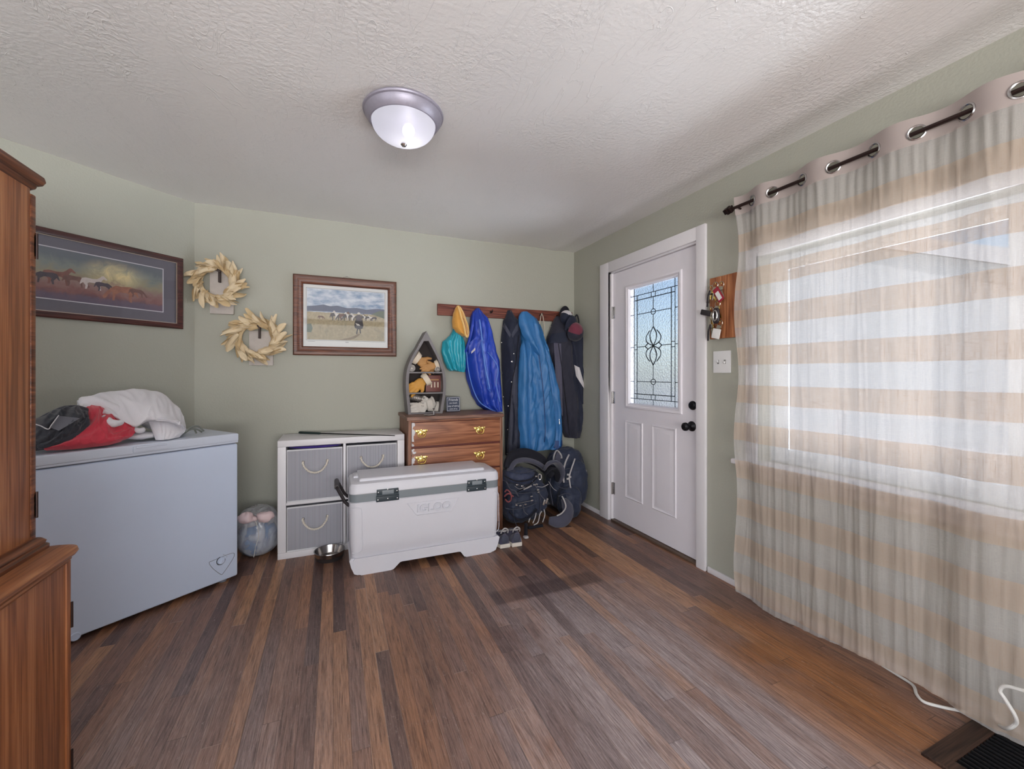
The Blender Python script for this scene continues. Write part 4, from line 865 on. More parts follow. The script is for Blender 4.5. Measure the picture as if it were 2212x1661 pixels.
for z in SHZ:
    x0, x1 = bw_at(z); b = MB(OB); b.box(x0-0.006, x1+0.006, BY0+0.004, BY1-0.006, z-0.012, z, 0.002); b.build('shelf', M_boat, bt)
b = MB(OB); b.box(bw_at(DZ+0.02)[0], bw_at(DZ+0.02)[1], BY0+0.004, BY1-0.006, DZ+0.001, DZ+0.012); b.build('bottom', M_boat, bt)
b = MB(OB); b.lathe([(0.004, 0), (0.003, -0.003), (0, -0.004)], (0.607, BY0, 1.452), 10, 'Y'); b.build('nail_head', M_steel, bt)
# contents
def glove(name, label, mat, cmat, x, y, z, lay, s=1.0, mir=1, rz=0.0):
    O = (x, y, z); t = thing(name, label, 'glove', O, rz); b = MB()
    R = Matrix.Rotation(lay, 3, 'Y')
    def T(p): q = R @ Vector((p[0]*mir*s, p[1]*s, p[2]*s)); return q
    b.sup(T((0, 0, 0)), (0.036*s, 0.018*s, 0.046*s), 2.4, 18, 12, 0.08, 20, x*9, R)
    for (fx, fl, sp) in ((-0.028, 0.062, -0.16), (-0.010, 0.074, -0.05), (0.009, 0.070, 0.05), (0.027, 0.055, 0.17)):
        b.tube([T(p) for p in ((fx, 0, 0.030), (fx+sp*0.02, -0.004, 0.05), (fx+sp*0.045, -0.010, 0.04+fl*0.55), (fx+sp*0.07, -0.020, 0.036+fl))], [0.0115*s, 0.011*s, 0.0105*s, 0.008*s], 9)
    b.tube([T(p) for p in ((-0.026, -0.004, -0.012), (-0.046, -0.012, 0.008), (-0.058, -0.020, 0.030))], [0.013*s, 0.012*s, 0.009*s], 9)
    o = b.build('hand_shell', mat, t); mods(o, 0.0042*s+0.0004, 2, 0.006, 0.02)
    b = MB(); b.grid(lambda a, c: T((0.040*(1+0.25*c)*math.cos(2*PI*a)*(1+0.06*math.sin(6*PI*a)), 0.020*(1+0.3*c)*math.sin(2*PI*a), -0.036-0.036*c)), 28, 5, cu=True); b.build('cuff', cmat, t, smooth=80)
    return t
M_tan = plain('tan_leather', (186, 138, 84), 0.65, var=0.18, vs=20, bump=0.2, bs=160); M_yel = plain('golden_leather', (206, 150, 66), 0.6, var=0.2, vs=20, bump=0.2, bs=160); M_cream = fabric('cream_cotton', (222, 208, 188), 0.9); M_wglo = fabric('white_cotton_glove', (206, 200, 192), 0.9)
glove('leather_glove', 'tan leather work glove with cream cuff on top shelf of boat shelf', M_tan, M_cream, 0.650, 3.33, 1.315, 2.2, 1.12, 1, 0.15)
glove('leather_glove', 'smaller tan leather glove lying rightmost on top shelf of boat shelf', M_tan, M_cream, 0.715, 3.31, 1.285, -1.9, 0.85, -1, -0.2)
glove('leather_glove', 'golden yellow work glove fingers down on middle shelf of boat shelf', M_yel, M_cream, 0.620, 3.31, 1.150, -2.15, 1.15, 1, 0.1)
glove('cotton_glove', 'white cotton glove lying flat on bottom shelf of boat shelf', M_wglo, M_wglo, 0.640, 3.305, 0.972, -1.75, 1.1, 1, 0.0)
glove('cotton_glove', 'white cotton glove tucked at the right on bottom shelf of boat shelf', M_wglo, M_wglo, 0.715, 3.325, 0.985, -1.2, 0.95, -1, 0.3)
def roll(label, x, z, r, y=3.275):
    t = thing('gauze_roll', label, 'roll', (x, y, z)); b = MB(); b.lathe([(r*0.2, 0.001), (r*0.9, 0.0), (r, 0.004), (r, 0.06), (r*0.9, 0.064), (0, 0.064)], (0, 0, 0), 28, 'Y'); b.build('roll', M_wglo, t)
    b = MB(); b.tube([((r*(0.25+0.65*q/60))*math.cos(q*0.33), -0.0005, (r*(0.25+0.65*q/60))*math.sin(q*0.33)) for q in range(60)], 0.0016, 5); b.build('spiral_edge', plain('grey_shadow_edge', (120, 114, 116), 0.8), t)
roll('round white gauze roll at left on top shelf of boat shelf', 0.5555, SHZ[1]+0.028, 0.0275); roll('small white gauze roll at right on top shelf of boat shelf', 0.758, SHZ[1]+0.0215, 0.021)
bk = thing('paperback_book', 'reddish brown book standing on the middle shelf of boat shelf', 'book', (0.735, 3.33, SHZ[0])); OBK = (0.735, 3.33, SHZ[0])
b = MB(OBK); b.box(0.672, 0.792, 3.322, 3.352, SHZ[0]+0.001, SHZ[0]+0.132, 0.001); b.build('cover', plain('red_brown_cover', (112, 60, 54), 0.5, var=0.12), bk)
b = MB(OBK); b.box(0.786, 0.7935, 3.324, 3.350, SHZ[0]+0.003, SHZ[0]+0.085); b.build('page_block', M_cream, bk)
for k in range(3): b = MB(OBK); x = 0.712+k*0.026; b.box(x, x+0.009, 3.3208, 3.3225, SHZ[0]+0.035, SHZ[0]+0.078); b.build('cover_stripe', M_cream, bk)
b = MB(OBK); b.box(0.70, 0.775, 3.3208, 3.3225, SHZ[0]+0.092, SHZ[0]+0.100); b.build('cover_line', M_tan, bk)
jr = thing('tin_can', 'ribbed pale tin can lying behind the white gloves in boat shelf', 'can', (0.60, 3.345, 1.04))
b = MB(); Rj = Matrix.Rotation(0.25, 3, 'Y') @ Matrix.Rotation(PI/2, 3, 'Y'); b.lathe([(0.0, -0.05), (0.026, -0.05), (0.028, -0.047)]+[(0.027+0.0012*math.sin(q*1.3), -0.045+0.09*q/30) for q in range(31)]+[(0.028, 0.047), (0.026, 0.05), (0, 0.05)], (0, 0, 0), 28, rot=Rj); b.build('can', plain('ribbed_tin', (160, 152, 148), 0.4, 0.6, var=0.15), jr)
b = MB(); b.lathe([(0.029, 0.044), (0.0295, 0.046), (0.0295, 0.056), (0.028, 0.058), (0, 0.058)], (0, 0, 0), 28, rot=Rj); b.build('lid', M_wglo, jr)
tr = thing('pewter_dish', 'little pewter dish with upright stem lying at the front of dresser top', 'dish', (0.655, 3.11, DZ))
b = MB(); b.lathe([(0.0, 0.001), (0.030, 0.001), (0.040, 0.006), (0.0405, 0.008), (0.030, 0.0045), (0, 0.004)], (0, 0, 0), 32); b.build('saucer', M_steel, tr)
b = MB(); b.lathe([(0.011, 0.004), (0.008, 0.008), (0.003, 0.016), (0.003, 0.042), (0.006, 0.048), (0.009, 0.052), (0.004, 0.056), (0, 0.056)], (0.033, 0, 0), 16); b.build('stem', M_steel, tr)
sg = thing('quote_sign', 'small dark blue quote sign leaning on the wall side of dresser top', 'sign', (0.905, 3.36, DZ), 0.0)
b = MB(); Rs_ = Matrix.Rotation(-0.12, 3, 'X'); b.box(-0.058, 0.058, -0.006, 0.006, 0.002, 0.122, 0.002, rot=Rs_); pl_ = b.build('plaque', plain('slate_blue_paint', (62, 70, 90), 0.6, var=0.15, vs=20), sg)
M_txt = plain('white_lettering', (224, 224, 230), 0.6, var=0.02)
b = MB(); b.ring(0.106, 0.108, [(0, 0), (0, 0.0008), (0.0022, 0.0008), (0.0022, 0)], lambda a, c, t: Rs_ @ Vector((a, -0.006-t, c+0.062))); b.build('border_line', M_txt, sg)
for txt, z, s in (('Friends', 0.097, 0.027), ("are God's", 0.071, 0.0165), ('way of taking', 0.047, 0.0175), ('care of us', 0.024, 0.0165)):
    text_mesh('lettering', txt, s, M_txt, sg, Rs_.to_4x4() @ Matrix.Translation((0, -0.0066, z)) @ Matrix.Rotation(PI/2, 4, 'X'), 0.0005, shear=0.15)

# ================================================================ FRAMED PICTURES
HORSE = [(-0.50, 0.08), (-0.46, 0.20), (-0.30, 0.26), (-0.05, 0.22), (0.15, 0.25), (0.27, 0.36), (0.36, 0.50), (0.44, 0.53), (0.54, 0.40), (0.60, 0.30), (0.55, 0.26), (0.44, 0.32), (0.36, 0.18), (0.30, 0.02), (0.30, -0.20), (0.33, -0.50), (0.26, -0.50), (0.22, -0.18), (0.10, -0.04), (-0.16, -0.04), (-0.24, -0.10), (-0.22, -0.28), (-0.27, -0.50), (-0.34, -0.50), (-0.32, -0.26), (-0.42, -0.08), (-0.52, -0.22), (-0.56, -0.20)]
GRAZE = [(-0.50, 0.08), (-0.46, 0.20), (-0.28, 0.27), (0.0, 0.22), (0.18, 0.24), (0.34, 0.10), (0.50, -0.16), (0.60, -0.36), (0.56, -0.46), (0.48, -0.40), (0.42, -0.24), (0.30, -0.06), (0.28, -0.24), (0.30, -0.5), (0.23, -0.5), (0.20, -0.2), (0.05, -0.06), (-0.16, -0.06), (-0.24, -0.12), (-0.22, -0.28), (-0.27, -0.5), (-0.34, -0.5), (-0.32, -0.26), (-0.44, -0.06), (-0.53, -0.22), (-0.57, -0.2)]
def paint(name, c, var=0.3, sc=40): return plain(name, c, 0.6, var=var, vs=sc)
def pic_frame(t, w, h, prof, fmat, gl=True):
    b = MB(); b.ring(w, h, prof, lambda a, c, y: (a, -y, c)); b.build('frame', fmat, t)
    if gl:
        d = prof[-1][0]; b = MB(); b.poly([(-w/2+d-0.002, -0.0105, -h/2+d-0.002), (w/2-d+0.002, -0.0105, -h/2+d-0.002), (w/2-d+0.002, -0.0105, h/2-d+0.002), (-w/2+d-0.002, -0.0105, h/2-d+0.002)]); b.build('glass_pane', M_glass, t)
def quad(b, x0, x1, z0, z1, y): b.poly([(x0, y, z0), (x1, y, z0), (x1, y, z1), (x0, y, z1)])
# left: long print of grazing horses
lw_, lh_ = 0.80, 0.470
tr_ = PL(392, 560, (LW[0]+LN.x*0.001, LW[1]+LN.y*0.001), (LN.x, LN.y))
ctr = Vector((tr_.x, tr_.y, 1.762))-LE*(lw_/2)
lp = thing('framed_print', 'long dark framed print of horses at a stream above the chest freezer', 'framed picture', ctr, LTH)
pic_frame(lp, lw_, lh_, [(0.0, 0.002), (0.0, 0.020), (0.006, 0.026), (0.020, 0.024), (0.032, 0.020), (0.034, 0.010)], M_frame2)
b = MB(); b.ring(lw_-0.066, lh_-0.066, [(0, 0.009), (0, 0.0125), (0.004, 0.0125), (0.004, 0.009)], lambda a, c, y: (a, -y, c)); b.build('inner_fillet', plain('pale_gilt_fillet', (176, 160, 146), 0.4, 0.3), lp)
b = MB(); quad(b, -lw_/2+0.03, lw_/2-0.03, -lh_/2+0.03, lh_/2-0.03, -0.003); b.build('mat_board', paint('slate_mat_board', (96, 93, 104), 0.08), lp)
IW, IH = lw_-0.225, lh_-0.20
b = MB(); b.ring(IW+0.012, IH+0.012, [(0, 0.0031), (0, 0.0045), (0.005, 0.0045), (0.005, 0.0031)], lambda a, c, y: (a, -y, c+0.004)); b.build('mat_line', plain('white_mat_line', (200, 198, 204), 0.5), lp)
def landscape(name, W_, H_, kind):
    t = NT(name); x, y, z = t.sep(t.obj()); u = t.math('DIVIDE', x, W_); w = t.math('DIVIDE', z, H_); n = t.noise(t.obj(), 14, 6, 0.65, 0.8); nf = t.noise(t.obj(), 70, 4, 0.6)
    if kind == 'dusk':
        h = t.math('ADD', w, t.math('MULTIPLY', t.math('SUBTRACT', n, 0.5), 0.55))
        c = t.ramp(t.math('ADD', h, 0.5), [(0.0, lin((74, 66, 82))), (0.2, lin((126, 84, 80))), (0.38, lin((138, 108, 106))), (0.55, lin((142, 134, 112))), (0.72, lin((122, 128, 124))), (0.9, lin((98, 104, 112)))])
        d = t.math('SQRT', t.math('ADD', t.math('POWER', t.math('SUBTRACT', u, 0.08), 2.0), t.math('POWER', t.math('MULTIPLY', t.math('SUBTRACT', w, 0.2), 0.9), 2.0)))
        c = t.mix(t.math('MULTIPLY', t.rng(d, 0.32, 0.02, 0, 1, True), t.rng(n, 0.3, 0.6)), c, lin((226, 206, 152)))
        c = t.mix(t.rng(t.math('ADD', w, t.math('MULTIPLY', nf, 0.12)), -0.27, -0.32, 0, 0.75), c, lin((96, 84, 104)))
    else:
        sky = t.mix(t.rng(t.noise(t.map(t.obj(), (1, 1, 2.4), rot=(0, 0.3, 0)), 9, 5, 0.6), 0.35, 0.62), lin((112, 138, 172)), lin((206, 212, 220)))
        gr = t.mix(nf, lin((120, 108, 84)), lin((192, 178, 146))); gr = t.mix(t.rng(n, 0.55, 0.7, 0, 0.5), gr, lin((104, 108, 92)))
        c = t.mix(t.math('GREATER_THAN', t.math('ADD', w, t.math('MULTIPLY', t.math('SUBTRACT', t.noise(t.map(t.obj(), (1, 1, 0.01)), 16, 3), 0.5), 0.04)), 0.075), gr, sky)
    t.pbr(c, 0.55, 0); return t.m
b = MB(); mats = [landscape('dusk_meadow_print', IW, IH, 'dusk'), paint('bay_horse', (122, 80, 72), 0.5), paint('dark_horse', (74, 66, 76), 0.4), paint('pale_horse', (196, 184, 182), 0.2), paint('sorrel_horse', (150, 100, 82), 0.5), paint('chestnut_shade', (112, 80, 74), 0.5)]
quad(b, -IW/2, IW/2, -IH/2+0.004, IH/2+0.004, -0.004)
for i, (cx, cz, s, fl, m, po) in enumerate(((-0.20, -0.005, 0.12, 1, 1, HORSE), (-0.13, -0.012, 0.10, 1, 5, GRAZE), (-0.055, -0.012, 0.105, 1, 3, HORSE), (-0.005, -0.022, 0.085, 1, 2, GRAZE), (0.075, -0.040, 0.15, -1, 4, GRAZE), (0.155, -0.03, 0.085, 1, 5, GRAZE), (-0.25, -0.015, 0.10, -1, 2, GRAZE))):
    b.mi = m; b.poly([(cx+fl*x*s, -0.0045-0.0002*i, cz+z*s*0.8) for x, z in po])
b.build('print', mats, lp, smooth=0)
# right: framed print of a rider driving a herd
tl, tr2 = PY(633, 589, BY-0.004), PY(856, 611, BY-0.004)
pw_, ph_ = 0.745, 0.602
pc = thing('framed_print', 'brown framed print of a rider driving horses over plains on the back wall', 'framed picture', ((tl.x+tr2.x)/2, BY-0.001, 1.669))
pic_frame(pc, pw_, ph_, [(0.0, 0.001), (0.0, 0.020), (0.008, 0.030), (0.022, 0.031), (0.034, 0.024), (0.050, 0.020), (0.058, 0.022), (0.066, 0.018), (0.068, 0.008)], M_frame)
b = MB(); quad(b, -pw_/2+0.05, pw_/2-0.05, -ph_/2+0.05, ph_/2-0.05, -0.003); b.build('mat_board', plain('white_mat_board', (214, 214, 214), 0.6, var=0.02), pc)
JW, JH = 0.560, 0.385
b = MB(); b.ring(JW+0.012, JH+0.012, [(0, 0.0031), (0, 0.0036), (0.0025, 0.0036), (0.0025, 0.0031)], lambda a, c, y: (a, -y, c+0.012)); b.build('print_border', plain('fine_grey_line', (112, 116, 122), 0.6), pc)
b = MB(); mats = [landscape('plains_print', JW, JH, 'day'), paint('blue_hills', (88, 96, 120), 0.2, 20), paint('dark_horses', (50, 44, 50)), paint('white_horses', (206, 202, 198)), paint('bay_horses', (96, 66, 56)), paint('sage_bush', (92, 104, 92)), paint('rider_coat', (64, 56, 66)), paint('dusty_trail', (128, 112, 88))]
zo = 0.012
quad(b, -JW/2, JW/2, zo-JH/2, zo+JH/2, -0.004)
b.mi = 1; b.poly([(x*JW/2, -0.0042, zo+z*JH) for x, z in ((-1, 0.055), (-1, 0.15), (-0.8, 0.165), (-0.6, 0.195), (-0.42, 0.17), (-0.25, 0.19), (0.0, 0.15), (0.25, 0.165), (0.5, 0.14), (0.8, 0.17), (1, 0.165), (1, 0.0), (0.6, 0.05), (0.1, 0.045), (-0.4, 0.06))])
b.mi = 5; b.poly([(x*JW/2, -0.0043, zo+z*JH) for x, z in ((1, 0.13), (0.85, 0.125), (0.65, 0.05), (0.75, 0.03), (1, -0.03))]); b.poly([(x*JW/2, -0.0043, zo+z*JH) for x, z in ((-1, -0.2), (-0.9, -0.19), (-0.86, -0.28), (-0.9, -0.36), (-1, -0.36))])
b.mi = 7; b.poly([(x*JW/2, -0.0043, zo+z*JH) for x, z in ((-0.25, -0.5), (0.1, -0.44), (0.3, -0.36), (0.36, -0.37), (0.2, -0.46), (0.0, -0.5))])
rr = random.Random(5)
for i in range(15):
    k = i/14; cx = -0.29+k*1.0; s = 0.070*(1-0.45*k)+rr.uniform(0, 0.008); b.mi = (2, 3, 2, 4, 2, 3)[i % 6]
    b.poly([((cx*JW/2)-x*s*(1 if i % 3 else -1), -0.0046-0.0001*i, zo+JH*(-0.012-0.02*k)+z*s) for x, z in (HORSE if i % 2 else GRAZE)])
b.mi = 4; b.poly([(-0.65*JW/2+x*0.045, -0.0046, zo-0.02+z*0.035) for x, z in GRAZE])
rx_, rz_ = 0.31*JW/2, zo-0.075
b.mi = 2; b.poly([(rx_+x, -0.0064, rz_+z) for x, z in ((-0.034, 0.0), (-0.026, 0.045), (-0.014, 0.062), (0.014, 0.062), (0.028, 0.04), (0.034, -0.002), (0.026, -0.022), (0.012, -0.026), (0.016, -0.06), (0.008, -0.062), (0.004, -0.028), (-0.006, -0.028), (-0.012, -0.068), (-0.02, -0.066), (-0.014, -0.024), (-0.028, -0.02))])
b.mi = 6; b.poly([(rx_+x, -0.0066, rz_+z) for x, z in ((-0.020, 0.05), (-0.012, 0.085), (0.010, 0.085), (0.020, 0.05), (0.010, 0.035), (-0.010, 0.035))])
b.mi = 3; b.poly([(rx_+x, -0.0068, rz_+z) for x, z in ((-0.014, 0.092), (-0.006, 0.104), (0.006, 0.104), (0.014, 0.092), (0.0, 0.088))]); b.poly([(rx_+x, -0.0068, rz_+z) for x, z in ((-0.026, 0.02), (-0.014, 0.0), (0.012, 0.0), (0.0, 0.012))])
b.build('print', mats, pc, smooth=0)
b = MB()
quad(b, -0.275, -0.225, zo-JH/2-0.016, zo-JH/2-0.0135, -0.0036); quad(b, -0.012, 0.012, zo-JH/2-0.018, zo-JH/2-0.0135, -0.0036); b.build('caption_mark', plain('grey_ink', (130, 130, 136), 0.6), pc)
b = MB(); b.tube([(-0.05, -0.004, ph_/2-0.004), (0.0, -0.004, ph_/2+0.014), (0.05, -0.004, ph_/2-0.004)], 0.0012, 5); b.lathe([(0.004, 0), (0.003, -0.006), (0, -0.007)], (0, -0.002, ph_/2+0.013), 10, 'Y'); b.build('hanging_wire', M_steel, pc)

# ================================================================ HUSK WREATHS ON PLAQUES
M_husk = plain('dried_corn_husk', (206, 182, 142), 0.7, var=0.22, vs=18, bump=0.3, bs=180); M_husk2 = plain('pale_corn_husk', (222, 204, 172), 0.7, var=0.16, vs=18, bump=0.3, bs=180)
M_board = plain('whitewashed_board', (190, 182, 176), 0.7, var=0.14, vs=26, bump=0.15, bs=90); M_strap = plain('dark_leather', (52, 34, 28), 0.6, var=0.2)
def wreath(cu, cv, R, px0, px1, ptop, pbot, tilt, seed, label):
    c = PY(cu, cv, BY-0.03); a, d = PY(px0, pbot, BY-0.02), PY(px1, pbot, BY-0.02); top = PY(cu, ptop, BY-0.02).z
    O = Vector(((a.x+d.x)/2, BY-0.001, a.z)); t = thing('husk_wreath', label, 'wreath', O, 0, 'corn husk wreaths on the back wall')
    b = MB(O); b.box(a.x, d.x, BY-0.022, BY-0.001, a.z, top, 0.003); b.build('board', M_board, t)
    rnd = random.Random(seed)
    for mat, nm, N in ((M_husk, 'husk_layer', 34), (M_husk2, 'husk_layer', 26)):
        b = MB(O); yb = BY-0.036-(0.012 if mat is M_husk2 else 0)
        if mat is M_husk: b.tube([(c.x+R*0.74*math.cos(q*PI/18), yb, c.z+R*0.74*math.sin(q*PI/18)) for q in range(36)], 0.017, 8, closed=True)
        for k in range(N):
            th = 2*PI*(k+rnd.uniform(-0.3, 0.3))/N; L = R*rnd.uniform(0.50, 0.95); wd = R*rnd.uniform(0.17, 0.36); out = rnd.uniform(-0.1, 0.95); curl = rnd.uniform(-0.4, 1.1); r0 = R*rnd.uniform(0.60, 0.84)
            p0 = Vector((c.x+r0*math.cos(th), yb+rnd.uniform(-0.008, 0.008), c.z+r0*math.sin(th)))
            tg = Vector((-math.sin(th), 0, math.cos(th))); rd = Vector((math.cos(th), 0, math.sin(th)))
            dr_ = (tg*math.cos(out)+rd*math.sin(out)).normalized(); up = Vector((0, -1, 0)); sd = dr_.cross(up); tw = rnd.uniform(-1.5, 1.5); cup = rnd.uniform(0.4, 1.6)
            def fn(i, j):
                w_ = wd*(math.sin(PI*min(1, 0.10+0.86*j))**0.55)*(1+0.12*math.sin(9*j+th*7)); x = (i-0.5)*2
                A = tw*j; s2 = sd*math.cos(A)+up*math.sin(A); n2 = up*math.cos(A)-sd*math.sin(A)
                q = p0+dr_*(L*j)+up*(0.020*math.sin(PI*j)+0.03*curl*j*j)-rd*(0.25*L*j*j*(1-out))
                q = q+s2*(x*w_*0.5)+n2*(cup*w_*0.35*(x*x)+0.05*w_*math.sin(x*6+j*4)); q.y = min(q.y, BY-0.026); return q
            b.grid(fn, 7, 11)
        o = b.build(nm, mat, t, smooth=70)
    b = MB(O); sx = c.x+R*0.10; b.box(sx-0.007, sx+0.007, BY-0.050, BY-0.024, c.z+R*0.02, c.z+R*0.62, 0.001); b.box(sx-0.016, sx+0.010, BY-0.056, BY-0.040, c.z+R*0.52, c.z+R*0.64, 0.002, rot=Matrix.Rotation(tilt, 3, 'Y'), piv=(sx, 0, c.z+R*0.58)); b.build('leather_tab', M_strap, t)
    return t
wreath(470, 611, 0.138, 453, 505, 585, 677, 0.5, 11, 'upper left corn husk wreath on a white board nearest the corner')
wreath(556, 732, 0.148, 538, 590, 715, 789, 0.9, 23, 'lower corn husk wreath on a white board left of the rider print')
# ================================================================ COAT RACK AND HANGING THINGS
rk = thing('coat_rack', 'reddish barn board coat rack on the back wall left of corner', 'coat rack', (1.45, BY-0.001, 1.77)); ORK = (1.45, BY-0.001, 1.77)
b = MB(ORK); b.box(0.806, 2.115, BY-0.024, BY-0.001, 1.722, 1.818, 0.003); b.build('board', M_barn, rk)
HOOKS = [PY(u, 676, BY-0.05).x for u in (986, 1035, 1062, 1101, 1134, 1170, 1206, 1226)]
for x in HOOKS:
    b = MB(ORK); b.lathe([(0.011, 0), (0.011, -0.003), (0, -0.004)], (x, BY-0.024, 1.772), 14, 'Y')
    b.tube(cr([(x, BY-0.026, 1.772), (x, BY-0.05, 1.765), (x, BY-0.068, 1.772), (x, BY-0.072, 1.79)], 4), 0.005, 8); b.build('hook', M_bronze, rk)
class Drape:
    """A hanging cloth body seen from the front: outline rows (v, uL, uR) on the plane y = Y."""
    def __init__(s, rows, Y, dep, nf=3.0, amp=0.014, seed=0.0, sharp=0.6, bulge=2.4, dtop=0.35, dlen=0.12, hem=0.0):
        s.Y, s.dep, s.nf, s.amp, s.seed, s.sharp, s.bulge, s.dtop, s.dlen, s.hem = Y, dep, nf, amp, seed, sharp, bulge, dtop, dlen, hem
        s.R = sorted([(PY((l+r)/2, v, Y).z, PY(l, v, Y).x, PY(r, v, Y).x) for v, l, r in rows], reverse=True)
        s.zt, s.zb = s.R[0][0], s.R[-1][0]
    def lr(s, z):
        R = s.R
        if z >= R[0][0]: return R[0][1], R[0][2]
        for (z0, l0, r0), (z1, l1, r1) in zip(R, R[1:]):
            if z >= z1:
                t = (z0-z)/max(1e-6, z0-z1); t2 = t*t*(3-2*t); t = 0.5*t+0.5*t2
                return l0+(l1-l0)*t, r0+(r1-r0)*t
        return R[-1][1], R[-1][2]
    def front(s, x, z):
        l, r = s.lr(z); xr = max(-1, min(1, (x-l)/(r-l)*2-1)) if r > l else 0
        t = (s.zt-z)/(s.zt-s.zb); k = s.dtop+(1-s.dtop)*min(1, (s.zt-z)/s.dlen)
        base = s.dep*k*max(0, 1-abs(xr)**s.bulge)**0.5
        w = 2.0*noise.noise(Vector((x*3, z*2.2, s.seed)))
        a = math.sin(s.nf*PI*xr*(0.7+0.5*t)+w*1.5+s.seed)
        a = math.copysign(abs(a)**s.sharp, a)
        rg = 1-2*abs(noise.noise(Vector((x*13+z*2.5, z*1.9-x*1.5, s.seed+4)))*1.6)
        rg2 = 1-2*abs(noise.noise(Vector((x*26-z*9, z*6, s.seed+9)))*1.6)
        f = s.amp*(0.75*a+0.45*rg+0.22*rg2)*(1-xr**6)
        return s.Y-max(0.004, base+f*min(1, 0.35+2*(s.zt-z)))
    def mesh(s, mb, nx=44, nz=80):
        rows = []
        for j in range(nz):
            z = s.zt+(s.zb-s.zt)*j/(nz-1); l, r = s.lr(z); ring = []
            for i in range(nx):
                x = l+(r-l)*i/(nx-1); zz = z
                if j > nz-8: zz += s.hem*math.sin(x*40+s.seed)*(j-nz+8)/8
                ring.append(mb.v((x, s.front(x, z), zz)))
            for i in range(6):
                x = r+(l-r)*(i+0.5)/6; ring.append(mb.v((x, min(BY-0.003, s.Y+0.012), z)))
            rows.append(ring)
        for A, B in zip(rows, rows[1:]):
            for i in range(len(A)): mb.face([A[i], A[(i+1) % len(A)], B[(i+1) % len(A)], B[i]])
        mb.face(rows[0][::-1]); mb.face(rows[-1])
    def at(s, u, v, out=0.0):
        p = PY(u, v, s.Y)
        for _ in range(3): p = PY(u, v, s.front(p.x, p.z)-out)
        return p
    def line(s, mb, pts, r, out=0.001, seg=6, n=6, flat=None):
        P = cr([Vector((u, v, 0)) for u, v in pts], n); mb.tube([s.at(q.x, q.y, out) for q in P], r, seg, flat=flat)
    def patch(s, mb, quad_, n=8, out=0.003):
        a, b_, c, d = quad_
        def fn(i, j):
            u = (a[0]*(1-i)+b_[0]*i)*(1-j)+(d[0]*(1-i)+c[0]*i)*j; v = (a[1]*(1-i)+b_[1]*i)*(1-j)+(d[1]*(1-i)+c[1]*i)*j
            return s.at(u, v, out)
        mb.grid(fn, n, n)
M_roy = plain('royal_blue_nylon', (28, 62, 172), 0.45, var=0.2, vs=8, bump=0.1, bs=200); M_roylt = plain('light_blue_piping', (96, 136, 214), 0.4, var=0.1)
M_jac = plain('steel_blue_nylon', (50, 112, 170), 0.50, var=0.2, vs=7, bump=0.1, bs=200); M_jacd = plain('deep_blue_nylon', (24, 62, 120), 0.45, var=0.2)
M_nav = fabric('navy_black_fabric', (40, 44, 60), 0.7, 200, 0.25, sheen=0.1); M_navl = fabric('worn_dark_grey', (70, 72, 86), 0.7, 200, 0.2, sheen=0.1); M_tq = plain('turquoise_plastic', (40, 158, 178), 0.3, var=0.2, vs=10, bump=0.1, bs=60)
M_chr = fabric('charcoal_softshell', (50, 50, 62), 0.75, 220, 0.2, sheen=0.15); M_chr2 = fabric('grey_violet_fleece', (86, 84, 100), 0.85, 220, 0.15); M_snap = plain('silver_snap', (214, 212, 210), 0.25, 0.9)
M_hat = fabric('amber_knit', (206, 150, 72), 0.9, 110, 0.2, bump=0.8); M_mar = fabric('maroon_twill', (112, 52, 68), 0.85, 260, 0.15); M_blk = fabric('black_webbing', (30, 30, 38), 0.75, 200, 0.2, sheen=0.05); M_whf = fabric('white_twill', (206, 202, 206), 0.85, 260, 0.06)
def snap(mb, p, r=0.006): mb.lathe([(r, 0.002), (r*0.9, -0.002), (r*0.5, -0.0035), (0, -0.0035)], p, 12, 'Y')
# turquoise bag
D = Drape([(690, 986, 992), (712, 980, 993), (724, 972, 996), (730, 966, 1000), (740, 955, 1004), (760, 953, 1006), (780, 958, 1006), (794, 964, 1006), (802, 970, 1004)], BY-0.035, 0.055, 4.0, 0.014, 2.0, 0.7, hem=0.008)
O = D.at(982, 760); t = thing('shopping_bag', 'crinkled turquoise shopping bag hanging leftmost on the coat rack under the hat', 'bag', O)
b = MB(O); D.mesh(b); b.build('bag_body', M_tq, t)
b = MB(O); D.line(b, [(986, 676), (982, 700), (976, 724), (974, 736)], 0.004); D.line(b, [(989, 676), (992, 700), (996, 724), (997, 736)], 0.004); b.build('bag_handle', M_tq, t)
# knit hat
D = Drape([(661, 986, 993), (668, 982, 997), (680, 978, 1001), (695, 976, 1005), (708, 977, 1008), (718, 984, 1011), (727, 997, 1011)], BY-0.085, 0.055, 2.0, 0.006, 5.0)
O = D.at(992, 690); t = thing('knit_hat', 'amber knit hat hanging over the turquoise bag on coat rack', 'hat', O)
b = MB(O); D.mesh(b, 30, 40); b.build('crown', M_hat, t)
b = MB(O); D.line(b, [(989, 661), (993, 672), (996, 684), (1001, 700), (1004, 714), (1006, 724), (1010, 727), (1012, 718), (1010, 704), (1005, 690), (1000, 676), (993, 664)], 0.009, 0.004, 8); b.build('rolled_brim', fabric('pale_amber_knit', (222, 182, 118), 0.9, 120, 0.1), t)
b = MB(O); D.patch(b, ((998, 684), (1003, 690), (1009, 722), (1004, 716)), 6, 0.003); b.build('lining', fabric('dark_amber', (150, 92, 40), 0.9), t)
